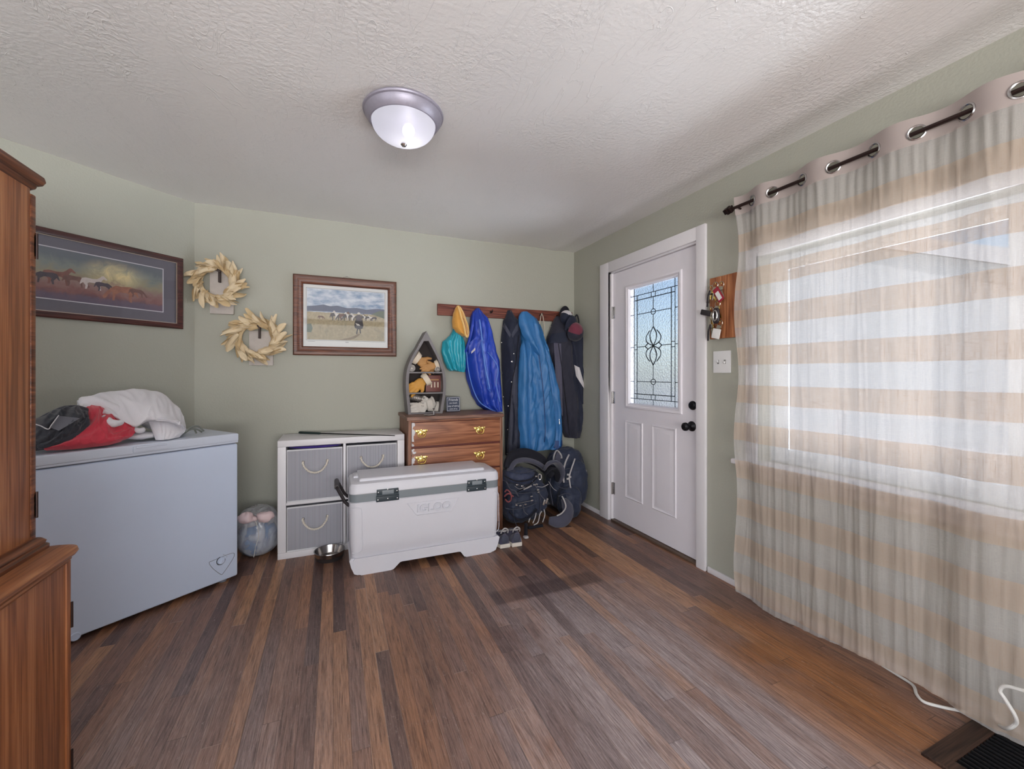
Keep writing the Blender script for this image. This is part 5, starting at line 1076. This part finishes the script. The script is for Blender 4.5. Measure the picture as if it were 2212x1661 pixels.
# royal blue drawstring bag / jacket
D = Drape([(667, 1027, 1034), (676, 1019, 1041), (689, 1015, 1052), (723, 1013, 1061), (757, 1004, 1069), (780, 1002, 1077), (814, 1006, 1079), (849, 1017, 1081), (872, 1029, 1082), (887, 1048, 1080)], BY-0.03, 0.125, 2.6, 0.02, 1.3, 0.6)
O = D.at(1040, 780); t = thing('blue_coat', 'royal blue nylon coat bunched on the rack above the dresser', 'coat', O)
b = MB(O); D.mesh(b, 56, 100); b.build('coat_body', M_roy, t)
b = MB(O); D.line(b, [(1036, 690), (1040, 720), (1043, 750), (1048, 790), (1054, 820), (1058, 840)], 0.006, 0.003, 6, 6, 0.5); D.line(b, [(1008, 760), (1012, 800), (1022, 840), (1036, 868), (1056, 882), (1070, 888)], 0.005, 0.002); D.line(b, [(1053, 760), (1070, 782), (1076, 800), (1072, 830), (1080, 868)], 0.0045, 0.002); b.build('piping', M_roylt, t)
b = MB(O); D.patch(b, ((1019, 750), (1026, 744), (1027, 756), (1018, 764))); b.build('white_patch', M_whf, t)
b = MB(O); D.patch(b, ((1035, 724), (1044, 722), (1060, 848), (1052, 840)), 12, 0.004); b.build('zip_placket', plain('mid_blue_nylon', (58, 96, 196), 0.4), t)
b = MB(O); D.line(b, [(1024, 676), (1018, 716), (1012, 742), (1004, 766)], 0.012, -0.004, 8, 6, 0.5); D.patch(b, ((1013, 742), (1036, 720), (1040, 736), (1012, 766)), 8, 0.006); b.build('sleeve', M_roy, t)
# dark snap vest
D = Drape([(671, 1096, 1104), (684, 1092, 1110), (695, 1086, 1119), (734, 1082, 1121), (780, 1083, 1122), (849, 1086, 1122), (894, 1090, 1120), (940, 1090, 1119), (981, 1091, 1118)], BY-0.03, 0.10, 1.8, 0.018, 3.1, 0.7)
O = D.at(1102, 800); t = thing('snap_vest', 'long dark vest with silver snaps hanging between the two blue coats', 'vest', O)
b = MB(O); D.mesh(b, 44, 110); b.build('vest_body', M_nav, t)
b = MB(O); D.patch(b, ((1109, 800), (1117, 790), (1118, 980), (1094, 982)), 16, 0.005); b.build('snap_placket', M_navl, t)
b = MB(O); D.patch(b, ((1090, 697), (1104, 722), (1102, 730), (1086, 705)), 6, 0.007); D.patch(b, ((1118, 697), (1105, 722), (1107, 730), (1121, 710)), 6, 0.007); b.build('collar', M_navl, t)
b = MB(O); D.line(b, [(1121, 720), (1117, 760), (1113, 790), (1106, 830), (1101, 880), (1097, 930), (1093, 980)], 0.004, 0.006); b.build('zip', M_blk, t)
for u, v, r in ((1110, 764, 0.006), (1106, 781, 0.009), (1105, 825, 0.006), (1098, 877, 0.006), (1097, 928, 0.006), (1096, 980, 0.006), (1084, 740, 0.006), (1085, 806, 0.005), (1087, 857, 0.006)):
    b = MB(O); snap(b, D.at(u, v, 0.007), r); b.build('snap', M_snap, t)
# steel blue jacket
D = Drape([(674, 1126, 1136), (680, 1121, 1146), (689, 1119, 1157), (723, 1120, 1169), (757, 1122, 1182), (803, 1120, 1194), (849, 1118, 1202), (894, 1117, 1208), (940, 1117, 1211), (955, 1117, 1211), (968, 1118, 1198)], BY-0.03, 0.135, 2.8, 0.022, 0.4, 0.6, hem=0.006)
O = D.at(1160, 830); t = thing('blue_jacket', 'long steel blue hooded jacket hanging in the middle of the coat rack', 'jacket', O)
b = MB(O); D.mesh(b, 64, 120); b.build('jacket_body', M_jac, t)
H = Drape([(674, 1127, 1138), (684, 1121, 1149), (700, 1120, 1160), (720, 1126, 1166), (740, 1136, 1170), (758, 1150, 1167), (768, 1158, 1163)], BY-0.12, 0.045, 1.5, 0.012, 2.2)
b = MB(O); H.mesh(b, 32, 44); b.build('hood', M_jac, t)
S = Drape([(732, 1167, 1169), (748, 1164, 1177), (770, 1168, 1187), (810, 1174, 1198), (850, 1182, 1207), (890, 1190, 1211), (930, 1193, 1213), (962, 1186, 1213)], BY-0.10, 0.055, 1.2, 0.012, 6.2)
b = MB(O); S.mesh(b, 28, 70); b.build('sleeve', M_jac, t)
S2 = Drape([(736, 1128, 1130), (752, 1123, 1135), (790, 1120, 1140), (850, 1118, 1146), (900, 1118, 1148), (940, 1120, 1150), (968, 1122, 1150)], BY-0.11, 0.045, 1.2, 0.012, 8.0)
b = MB(O); S2.mesh(b, 28, 70); b.build('sleeve', M_jac, t)
S3 = Drape([(950, 1186, 1213), (960, 1186, 1213), (969, 1189, 1210)], BY-0.10, 0.062, 1.2, 0.008, 6.2, dtop=0.95)
b = MB(O); S3.mesh(b, 28, 14); b.build('hem_cuff', M_jacd, t)
b = MB(O); D.line(b, [(1160, 740), (1166, 780), (1172, 830), (1176, 880), (1178, 930), (1176, 955)], 0.0035, 0.004); b.build('zip', M_jacd, t)
b = MB(O); D.patch(b, ((1122, 816), (1128, 815), (1128, 817), (1122, 818)), 4, 0.06); D.patch(b, ((1121, 818), (1123, 818), (1122, 822), (1120, 822)), 4, 0.06); b.build('white_mark', M_whf, t)
b = MB(O); p = S.at(1208, 905, 0.004); b.tube([p, p+Vector((0.002, -0.002, -0.035))], 0.003, 6); b.lathe([(0.006, 0.0), (0.007, -0.012), (0.0, -0.014)], p+Vector((0.002, -0.002, -0.033)), 10); b.build('cord_lock', M_snap, t)
# white lanyard
O = PY(1170, 690, BY-0.06); t = thing('lanyard', 'thin white strap looped over a hook between the blue and black jackets', 'strap', O)
b = MB(O); b.tube([PY(u, v, y) for u, v, y in ((1164, 730, BY-0.09), (1165, 706, BY-0.08), (1168, 684, BY-0.078), (1170, 677, BY-0.072), (1173, 684, BY-0.078), (1176, 704, BY-0.08), (1176, 720, BY-0.085), (1173, 735, BY-0.09))], 0.0055, 8, flat=0.5); b.build('strap', M_cream, t)
b = MB(O); q = PY(1164, 730, BY-0.09); b.tube([q+Vector((0.007*math.cos(k*PI/6), 0, 0.009*math.sin(k*PI/6)-0.008)) for k in range(12)], 0.0018, 6, closed=True); b.build('clip', M_steel, t)
# black jacket
D = Drape([(684, 1200, 1210), (692, 1195, 1216), (704, 1190, 1221), (734, 1180, 1230), (755, 1180, 1236), (780, 1189, 1238), (826, 1195, 1246), (872, 1201, 1252), (900, 1207, 1254), (925, 1212, 1250), (943, 1219, 1244)], BY-0.03, 0.12, 2.0, 0.018, 7.7, 0.7)
O = D.at(1212, 800); t = thing('black_jacket', 'dark charcoal jacket hanging on coat rack right of the steel blue jacket', 'jacket', O)
b = MB(O); D.mesh(b, 52, 100); b.build('jacket_body', M_chr, t)
b = MB(O); D.patch(b, ((1196, 740), (1212, 742), (1216, 900), (1204, 880)), 16, 0.005); b.build('front_panel', M_chr2, t)
b = MB(O); D.patch(b, ((1190, 722), (1222, 716), (1226, 738), (1184, 742)), 10, 0.012); b.build('collar', M_nav, t)
S = Drape([(735, 1218, 1230), (760, 1220, 1240), (800, 1222, 1246), (850, 1228, 1252), (900, 1232, 1258), (930, 1234, 1252)], BY-0.10, 0.06, 1.3, 0.012, 3.3)
b = MB(O); S.mesh(b, 26, 60); b.build('sleeve', M_nav, t)
b = MB(O); D.line(b, [(1206, 742), (1213, 790), (1220, 850), (1226, 900), (1230, 940)], 0.0035, 0.006); b.build('zip', M_blk, t)
for u, v in ((1190, 706), (1195, 727), (1183, 758)):
    b = MB(O); snap(b, D.at(u, v, 0.008), 0.005); b.build('snap', M_snap, t)
# black bag with white panel at the corner
BGY = 3.40
D = Drape([(700, 1236, 1254), (714, 1230, 1258), (740, 1230, 1259), (768, 1234, 1257), (790, 1238, 1256), (812, 1241, 1262), (835, 1244, 1266), (858, 1248, 1267), (872, 1251, 1262)], BGY, 0.05, 1.2, 0.01, 5.5)
O = D.at(1248, 780); t = thing('black_satchel', 'black bag with a white side panel hanging deepest in the right corner', 'bag', O)
b = MB(O); D.mesh(b, 30, 70); b.build('bag_body', M_nav, t)
b = MB(O); D.patch(b, ((1240, 788), (1252, 794), (1266, 846), (1244, 812)), 10, 0.006); b.build('white_panel', M_whf, t)
b = MB(O); D.line(b, [(1226, 735), (1231, 760), (1236, 780), (1242, 792)], 0.003, 0.02); b.build('white_piping', M_whf, t)
b = MB(O); D.line(b, [(1240, 704), (1241, 690), (1246, 680), (1250, 692), (1250, 706)], 0.006, 0.0); b.build('strap', M_blk, t)
def cap(name, label, c, R, s, mc, mf, mb_, brim=True):
    t = thing(name, label, 'cap', c); c = Vector((0, 0, 0))
    def dome(a, j, k=1.0):
        th = 2*PI*a; ph = j*PI/2; r = 0.085*s*k
        return R @ Vector((r*math.cos(th)*math.cos(ph), 0.098*s*k*math.sin(th)*math.cos(ph), 0.10*s*k*math.sin(ph)**0.9))
    b = MB(); b.grid(lambda a, j: dome(a, j*0.995), 36, 12, cu=True); b.build('crown', mc, t, smooth=80)
    b = MB(); b.grid(lambda a, j: dome(0.08+0.34*a, 0.04+0.86*j, 1.012), 18, 10); b.build('front_panel', mf, t, smooth=80)
    b = MB(); b.lathe([(0.008*s, 0), (0.006*s, 0.004*s), (0, 0.005*s)], R @ Vector((0, 0, 0.10*s)), 12, rot=R); b.build('button', mb_, t)
    if brim:
        b = MB()
        def bf(a, j):
            x = (a-0.5)*2; th = PI/2+x*1.15*-1; r0 = Vector((0.085*s*math.cos(th), 0.098*s*math.sin(th), 0)); ext = 0.072*s*(1-x*x*0.85)*j
            p = r0+Vector((0.2*x*ext, ext, -0.022*s*x*x-0.012*s*j)); return R @ p
        def bf2(a, j): return bf(a, j)+R @ Vector((0, 0, -0.004))
        g1 = b.grid(bf, 22, 6); g2 = b.grid(bf2, 22, 6)
        for i in range(21): b.face([g1[-1][i], g1[-1][i+1], g2[-1][i+1], g2[-1][i]])
        b.build('brim', mb_, t, smooth=80)
    return t
cap('baseball_cap', 'maroon and black ball cap hung brim up over the corner bag', PY(1240, 716, 3.30), Matrix.Rotation(math.radians(-30), 3, 'Y') @ Matrix.Rotation(math.radians(118), 3, 'X'), 0.92, M_chr, M_mar, M_nav)
cap('baseball_cap', 'black cap with white front panel hung at the right end of coat rack', PY(1222, 687, 3.40), Matrix.Rotation(math.radians(10), 3, 'Y') @ Matrix.Rotation(math.radians(80), 3, 'X'), 0.72, M_nav, M_whf, M_blk)

# ================================================================ PACKS AND SHOES
M_pk = fabric('black_pack_nylon', (50, 56, 74), 0.5, 220, 0.35, sheen=0.1); M_pkb = fabric('blue_black_nylon', (58, 64, 86), 0.5, 220, 0.25, sheen=0.1); M_pkg = fabric('grey_pad_mesh', (74, 74, 88), 0.85, 260, 0.15, bump=0.6); M_ltp = plain('light_grey_piping', (176, 172, 172), 0.5, var=0.1)
fp = thing('frame_pack', 'bulky black frame backpack with straps and buckles beside the cooler', 'backpack', (1.42, 3.17, 0)); OFP = (1.42, 3.17, 0)
b = MB(OFP); b.sup((1.425, 3.19, 0.235), (0.185, 0.145, 0.215), 3.0, 36, 24, 0.10, 7, 3, zmin=0.02); b.sup((1.37, 3.08, 0.17), (0.13, 0.09, 0.12), 2.6, 26, 18, 0.10, 9, 5); b.sup((1.53, 3.10, 0.22), (0.09, 0.09, 0.13), 2.5, 24, 16, 0.12, 9, 8); o = b.build('pack_body', M_pk, fp); mods(o, 0.009, 2, 0.030, 0.05)
b = MB(OFP); b.sup((1.375, 3.10, 0.405), (0.135, 0.11, 0.065), 2.6, 30, 18, 0.14, 9, 2, Matrix.Rotation(0.10, 3, 'Y')); o = b.build('lid_pocket', M_pkb, fp); mods(o, 0.008, 2, 0.022, 0.04)
arch = cr([PY(u, v, y) for u, v, y in ((1096, 1012, 3.10), (1101, 996, 3.12), (1112, 986, 3.14), (1134, 984, 3.16), (1158, 992, 3.17), (1178, 1008, 3.16), (1196, 1026, 3.12))], 6)
b = MB(OFP); b.tube(arch, [0.030+0.012*math.sin(PI*i/(len(arch)-1)) for i in range(len(arch))], 12, flat=1.5); b.build('hip_belt', M_blk, fp)
b = MB(OFP); b.tube([p+Vector((0, -0.038, -0.030)) for p in arch[2:-8]], [0.026]*(len(arch)-10), 12, flat=0.8); b.build('belt_padding', M_pkg, fp)
def strapline(parent, O, pts, r, mat, name='strap', flat=0.4, n=6):
    b = MB(O); b.tube(cr([PY(*p) for p in pts], n), r, 8, flat=flat); return b.build(name, mat, parent)
strapline(fp, OFP, ((1118, 1062, 2.985), (1136, 1052, 2.98), (1150, 1042, 2.98), (1164, 1028, 2.985)), 0.009, M_blk)
strapline(fp, OFP, ((1131, 1057, 2.972), (1140, 1053, 2.970), (1148, 1049, 2.970)), 0.012, M_ltp, 'woven_tab')
strapline(fp, OFP, ((1112, 1050, 2.985), (1122, 1056, 2.98), (1134, 1052, 2.98)), 0.004, M_ltp, 'cord')
strapline(fp, OFP, ((1160, 1050, 2.99), (1172, 1052, 2.985), (1184, 1046, 2.99)), 0.006, M_ltp, 'piping')
strapline(fp, OFP, ((1113, 1088, 2.965), (1130, 1085, 2.962), (1149, 1081, 2.965)), 0.006, M_snap, 'frame_tube')
strapline(fp, OFP, ((1185, 1040, 3.0), (1194, 1054, 2.99), (1202, 1060, 2.99)), 0.005, M_ltp, 'piping')
strapline(fp, OFP, ((1090, 1028, 2.975), (1118, 1040, 2.96), (1150, 1034, 2.965), (1160, 1020, 2.99)), 0.011, M_blk)
strapline(fp, OFP, ((1100, 1105, 2.97), (1118, 1122, 2.96), (1140, 1120, 2.96), (1160, 1100, 2.97)), 0.011, M_blk)
for u, v in ((1117, 1047), (1128, 1050), (1159, 1046), (1162, 1058), (1116, 1091), (1148, 1072), (1149, 1081), (1124, 1092), (1135, 1089), (1158, 1029), (1163, 1063), (1154, 1047)):
    p = PY(u, v, 2.962); b = MB(OFP); b.box(p.x-0.009, p.x+0.009, p.y-0.005, p.y+0.005, p.z-0.005, p.z+0.005, 0.002); b.build('buckle', M_snap, fp)
p = PY(1166, 1030, 2.972); b = MB(OFP); b.tube([p+Vector((0.012*math.cos(k*PI/8), -0.004*math.cos(k*PI/8), 0.022*math.sin(k*PI/8))) for k in range(16)], 0.0045, 8, closed=True); b.build('ring', M_snap, fp)
for (u, v) in ((1175, 1085), (1181, 1082)):
    p = PY(u, v, 2.985); b = MB(OFP); b.box(p.x-0.008, p.x+0.008, p.y-0.005, p.y+0.005, p.z-0.022, p.z+0.022, 0.003, rot=Matrix.Rotation(0.35, 3, 'Y'), piv=p); b.build('strap_adjuster', M_snap, fp)
for pts in (((1142, 1128, 2.96), (1146, 1116, 2.97), (1152, 1108, 2.99)), ((1151, 1130, 2.955), (1156, 1118, 2.97), (1158, 1108, 2.99)), ((1153, 1134, 2.955), (1162, 1128, 2.955), (1166, 1112, 2.98), (1170, 1104, 2.99)), ((1172, 1128, 2.97), (1177, 1112, 2.98), (1175, 1100, 2.99))):
    strapline(fp, OFP, pts, 0.004, M_ltp, 'cord_loop', None)
b = MB(OFP); b.tube([PY(1136, 1132, 2.95), PZ(1136, 1158, 0.012)], 0.013, 10); b.build('kickstand_leg', M_blk, fp)
b = MB(OFP); q = PZ(1136, 1160, 0.010); b.sup((q.x, q.y, 0.010), (0.020, 0.020, 0.010), 3, 14, 8); b.build('foot_cap', M_ltp, fp)
b = MB(OFP); b.tube([PZ(1141, 1140, 0.014), PZ(1172, 1135, 0.014)], 0.012, 10); b.build('base_bar', M_blk, fp)
for pts in (((1091, 1062, 2.975), (1096, 1058, 2.96), (1103, 1066, 2.955), (1104, 1078, 2.96), (1098, 1084, 2.965), (1091, 1078, 2.97)), ((1090, 1072, 2.97), (1098, 1066, 2.955), (1108, 1072, 2.96))):
    strapline(fp, OFP, pts, 0.010, plain('dusty_red_webbing', (140, 74, 76), 0.7, var=0.2), 'red_strap', 0.6)
for pts in (((1092, 1098, 2.975), (1112, 1100, 2.965), (1140, 1094, 2.965), (1160, 1086, 2.985)), ((1104, 1066, 2.985), (1128, 1066, 2.975), (1156, 1062, 2.985), (1176, 1058, 3.01)), ((1100, 1016, 3.03), (1120, 1022, 3.0), (1146, 1018, 3.0), (1160, 1012, 3.04)), ((1164, 1066, 2.99), (1168, 1090, 2.985), (1164, 1112, 2.99)), ((1108, 1100, 2.968), (1110, 1120, 2.972), (1116, 1136, 2.985))): strapline(fp, OFP, pts, 0.006, M_navl, 'seam_tape')
for pts in (((1094, 1040, 2.985), (1102, 1056, 2.97), (1112, 1060, 2.97), (1120, 1072, 2.965)), ((1150, 1040, 2.98), (1160, 1054, 2.975), (1168, 1070, 2.98), (1176, 1078, 2.985)), ((1130, 1090, 2.962), (1132, 1104, 2.962), (1140, 1112, 2.965))): strapline(fp, OFP, pts, 0.0075, M_pkg, 'webbing')
# daypack
dp = thing('daypack', 'dark daypack with light zip piping standing in the corner by the door wall', 'backpack', (1.93, 3.30, 0)); ODP = (1.93, 3.30, 0)
b = MB(ODP); b.sup((1.93, 3.315, 0.285), (0.185, 0.13, 0.275), 2.8, 36, 26, 0.07, 6, 4, zmin=0.004); b.sup((1.95, 3.20, 0.26), (0.13, 0.07, 0.20), 2.6, 28, 20, 0.08, 8, 6); b.sup((1.87, 3.14, 0.13), (0.10, 0.10, 0.13), 2.4, 24, 16, 0.1, 8, 1, zmin=0.004); o = b.build('pack_body', M_pk, dp); mods(o, 0.009, 2, 0.024, 0.06)
strapline(dp, ODP, ((1229, 982, 3.155), (1221, 1000, 3.125), (1217, 1020, 3.115), (1218, 1042, 3.115)), 0.0075, M_ltp, 'zip_piping', None)
strapline(dp, ODP, ((1242, 991, 3.150), (1236, 1008, 3.12), (1230, 1028, 3.11), (1231, 1045, 3.11), (1235, 1062, 3.11), (1243, 1077, 3.12)), 0.0065, M_ltp, 'zip_piping', None)
strapline(dp, ODP, ((1195, 996, 3.14), (1197, 982, 3.15), (1203, 973, 3.16), (1211, 982, 3.155), (1213, 990, 3.15)), 0.013, M_ltp, 'grab_loop', 0.4)
b = MB(ODP); q = [PY(1198, 994, 3.145), PY(1204, 976, 3.155), PY(1212, 985, 3.15), PY(1209, 998, 3.14)]; b.prism([(0, 0), (1, 0), (2, 0), (3, 0)], lambda a, c, t: q[int(a)]+Vector((0, t, 0)), 0, 0.012); b.build('light_pad', M_pkg, dp)
def band(parent, O, name, pts, r, flat, mat):
    P = cr([PY(*p) for p in pts], 7); n = len(P); b = MB(O); b.tube(P, [r*min(1, 0.55+2.2*min(i, n-1-i)/n) for i in range(n)], 14, flat=flat); return b.build(name, mat, parent, smooth=80)
band(dp, ODP, 'shoulder_pad', ((1175, 1016, 3.06), (1184, 1002, 3.05), (1198, 998, 3.06), (1209, 1008, 3.09), (1212, 1024, 3.12), (1206, 1042, 3.14)), 0.036, 0.45, M_pkg)
band(dp, ODP, 'shoulder_strap', ((1178, 1026, 3.05), (1188, 1014, 3.04), (1198, 1013, 3.05), (1204, 1024, 3.08), (1203, 1040, 3.12)), 0.028, 0.4, M_blk)
for u, v in ((1227, 1025), (1231, 1030), (1226, 1034), (1265, 1017), (1259, 1054), (1254, 1076)):
    p = PY(u, v, 3.115 if u < 1240 else 3.20); b = MB(ODP); b.box(p.x-0.010, p.x+0.010, p.y-0.008, p.y+0.006, p.z-0.008, p.z+0.008, 0.003); b.build('buckle', M_ltp, dp)
band(dp, ODP, 'hip_pad', ((1218, 1078, 3.06), (1225, 1092, 3.01), (1227, 1108, 2.98), (1219, 1122, 2.965), (1204, 1127, 2.97), (1186, 1124, 2.99)), 0.050, 0.5, M_pkg)
for pts in (((1206, 978, 3.20), (1192, 1010, 3.16), (1188, 1050, 3.15), (1194, 1090, 3.13)), ((1256, 986, 3.20), (1263, 1010, 3.19), (1263, 1050, 3.18), (1254, 1090, 3.15)), ((1204, 1050, 3.115), (1222, 1056, 3.10), (1246, 1052, 3.13)), ((1212, 1018, 3.125), (1228, 1012, 3.115), (1248, 1016, 3.135)), ((1206, 1072, 3.03), (1224, 1066, 3.04), (1242, 1074, 3.09))): strapline(dp, ODP, pts, 0.006, M_navl, 'seam_tape')
strapline(dp, ODP, ((1214, 1072, 3.03), (1220, 1084, 2.99), (1222, 1096, 2.965), (1214, 1108, 2.955), (1203, 1114, 2.96)), 0.006, M_ltp, 'hip_piping', None)
# trainers
M_shoe = fabric('slate_mesh', (78, 76, 96), 0.8, 200, 0.2, bump=0.5); M_sole = plain('off_white_foam', (214, 206, 196), 0.6, var=0.06)
def trainer(x, y, rz, label, mir):
    t = thing('trainer', label, 'shoe', (x, y, 0), rz, 'pair of trainers')
    def hw_(s): return 0.034+0.014*math.sin(PI*min(1, s*1.15))*(1 if s < 0.87 else 1)-0.030*max(0, s-0.80)/0.2+0.010*math.sin(PI*s)
    secs = [i/24 for i in range(25)]
    def ht(s): return 0.098-0.030*math.exp(-((s-0.22)/0.13)**2)-0.058*max(0, min(1, (s-0.38)/0.45))
    b = MB()
    def fu(a, s):
        th = PI*a*1.0; w = hw_(s)*(1-0.12*math.sin(th)); sw = 0.006*mir*math.sin(PI*s)
        return Vector((sw+w*math.cos(th), 0.285*s+0.004, 0.022+(ht(s)-0.022)*math.sin(th)**0.75))
    g = b.grid(fu, 18, 25); b.face([q for q in g[0]]); b.face([q for q in g[-1]]); b.build('upper', M_shoe, t, smooth=80)
    b = MB(); P = []
    for s in secs: P.append((0.006*mir*math.sin(PI*s)+hw_(s)+0.004, 0.285*s))
    for s in secs[::-1]: P.append((0.006*mir*math.sin(PI*s)-hw_(s)-0.004, 0.285*s))
    L = []
    for d, z in ((0.006, 0.0), (0.001, 0.004), (0.0, 0.018), (0.004, 0.027)): L.append([b.v((x_*(1-d*10), 0.1425+(y_-0.1425)*(1-d*2)-0.002, z+(0.006*max(0, math.sin(y_*70)) if z < 0.003 else 0))) for x_, y_ in P])
    for A, B in zip(L, L[1:]):
        for i in range(len(A)): b.face([A[i], A[(i+1) % len(A)], B[(i+1) % len(A)], B[i]])
    b.face(L[0][::-1]); b.face(L[-1]); b.build('sole', M_sole, t)
    ring = [Vector((0.030*math.cos(k*PI/10), 0.062+0.052*math.sin(k*PI/10), 0.092+0.022*math.cos(2*k*PI/10+0.0)*0.3+0.024*max(0, -math.sin(k*PI/10))-0.006*math.sin(k*PI/10))) for k in range(20)]
    b = MB(); b.tube(ring, 0.0055, 8, closed=True); b.build('collar', M_ltp, t)
    b = MB(); b.poly([p+Vector((0, 0, -0.001)) for p in ring]); b.build('lining', M_blk, t)
    b = MB(); b.tube(cr([(-0.026, 0.016, 0.100), (-0.022, 0.004, 0.124), (0, 0.002, 0.138), (0.022, 0.004, 0.124), (0.026, 0.016, 0.100)], 6), 0.0045, 8); b.build('heel_loop', M_ltp, t)
    b = MB(); b.sup((0, 0.008, 0.058), (0.030, 0.012, 0.032), 2.4, 20, 12); b.build('heel_counter', M_navl, t)
    return t
q = PZ(1109, 1183, 0)
trainer(1.204, 2.745, -0.06, 'dark slate trainer nearest the frame pack with heel facing out', 1)
trainer(1.117, 2.755, -0.02, 'dark slate trainer half hidden behind the cooler corner', -1)

# ================================================================ RUBBISH BAG
tb = thing('plastic_bag', 'knotted clear plastic bag of blue and pink things beside the freezer', 'bag', (-0.462, 3.315, 0)); OT = (-0.462, 3.315, 0)
def film():
    t = NT('clear_plastic_film'); v = t.obj(); n = t.noise(t.map(v, (1, 1, 0.6)), 15, 2, 0.5, 0.8)
    d = t.n('ShaderNodeBsdfTranslucent'); d.inputs[0].default_value = (0.86, 0.88, 0.92, 1); g = t.n('ShaderNodeBsdfGlossy'); g.inputs['Roughness'].default_value = 0.18; tr = t.n('ShaderNodeBsdfTransparent'); df = t.n('ShaderNodeBsdfDiffuse'); df.inputs[0].default_value = (0.82, 0.83, 0.87, 1)
    bm_ = t.bump(n, 0.6, 0.02); t.put(g.inputs['Normal'], bm_); t.put(df.inputs['Normal'], bm_)
    f = t.rng(n, 0.35, 0.65, 0.22, 0.60); t.surf(t.shmix(f, tr.outputs[0], t.shmix(0.16, df.outputs[0], g.outputs[0]))); return t.m
kx, kz = PY(549, 1121, 3.16).x, PY(549, 1121, 3.16).z
b = MB(OT)
def bagf(a, j):
    th = 2*PI*a; ph = -PI/2+PI*j; r = math.cos(ph)**0.7 if math.cos(ph) > 0 else 0
    x, y, z = 0.138*r*math.cos(th), 0.135*r*math.sin(th), 0.165+0.165*math.sin(ph)
    p = Vector((-0.470+x, 3.325+y, max(0.003, z)))
    kn = Vector((kx, 3.185, kz)); d = (p-kn).length; w = math.exp(-(d/0.055)**2); p = p.lerp(kn, 0.6*w)
    ang = math.atan2(p.z-kn.z, p.x-kn.x); p.y += 0.010*math.exp(-(d/0.11)**2)*math.sin(ang*13)+0.006*n3(p.x*30, p.z*30, 1)
    p.x += 0.006*n3(p.z*24, p.y*24, 4); return p
b.grid(bagf, 64, 40, cu=True); b.build('bag_film', film(), tb, smooth=80)
b = MB(OT)
for s, cx_, cz_ in ((-1, kx-0.045, kz+0.012), (1, kx+0.062, kz+0.004)): b.sup((cx_, 3.165, cz_), (0.050, 0.028, 0.034), 2.2, 26, 16, 0.35, 24, cx_*30)
b.sup((kx, 3.165, kz), (0.018, 0.016, 0.016), 2, 14, 10, 0.2, 40); b.build('knot_ears', plain('pinkish_white_film', (216, 192, 194), 0.45, var=0.12, vs=30), tb, smooth=180)
b = MB(OT); b.sup((-0.470, 3.33, 0.115), (0.112, 0.108, 0.110), 2.4, 30, 20, 0.10, 10, 1, zmin=0.006); b.build('blue_contents', plain('pale_denim_blue', (92, 126, 170), 0.7, var=0.3, vs=14), tb)
b = MB(OT); b.sup((-0.50, 3.33, 0.235), (0.075, 0.08, 0.05), 2.2, 24, 14, 0.15, 14, 4); b.sup((-0.41, 3.34, 0.24), (0.05, 0.06, 0.045), 2.2, 24, 14, 0.15, 14, 8); b.build('pale_contents', plain('pale_grey_paper', (186, 182, 186), 0.7, var=0.15, vs=14), tb)
b = MB(OT); b.tube(cr([(kx+0.004, 3.172, kz-0.01), (kx+0.018, 3.178, kz-0.07), (kx+0.020, 3.185, kz-0.13), (kx+0.004, 3.20, kz-0.19), (kx-0.012, 3.225, 0.02)], 6), 0.0025, 6); b.build('bag_seam', M_wht, tb)
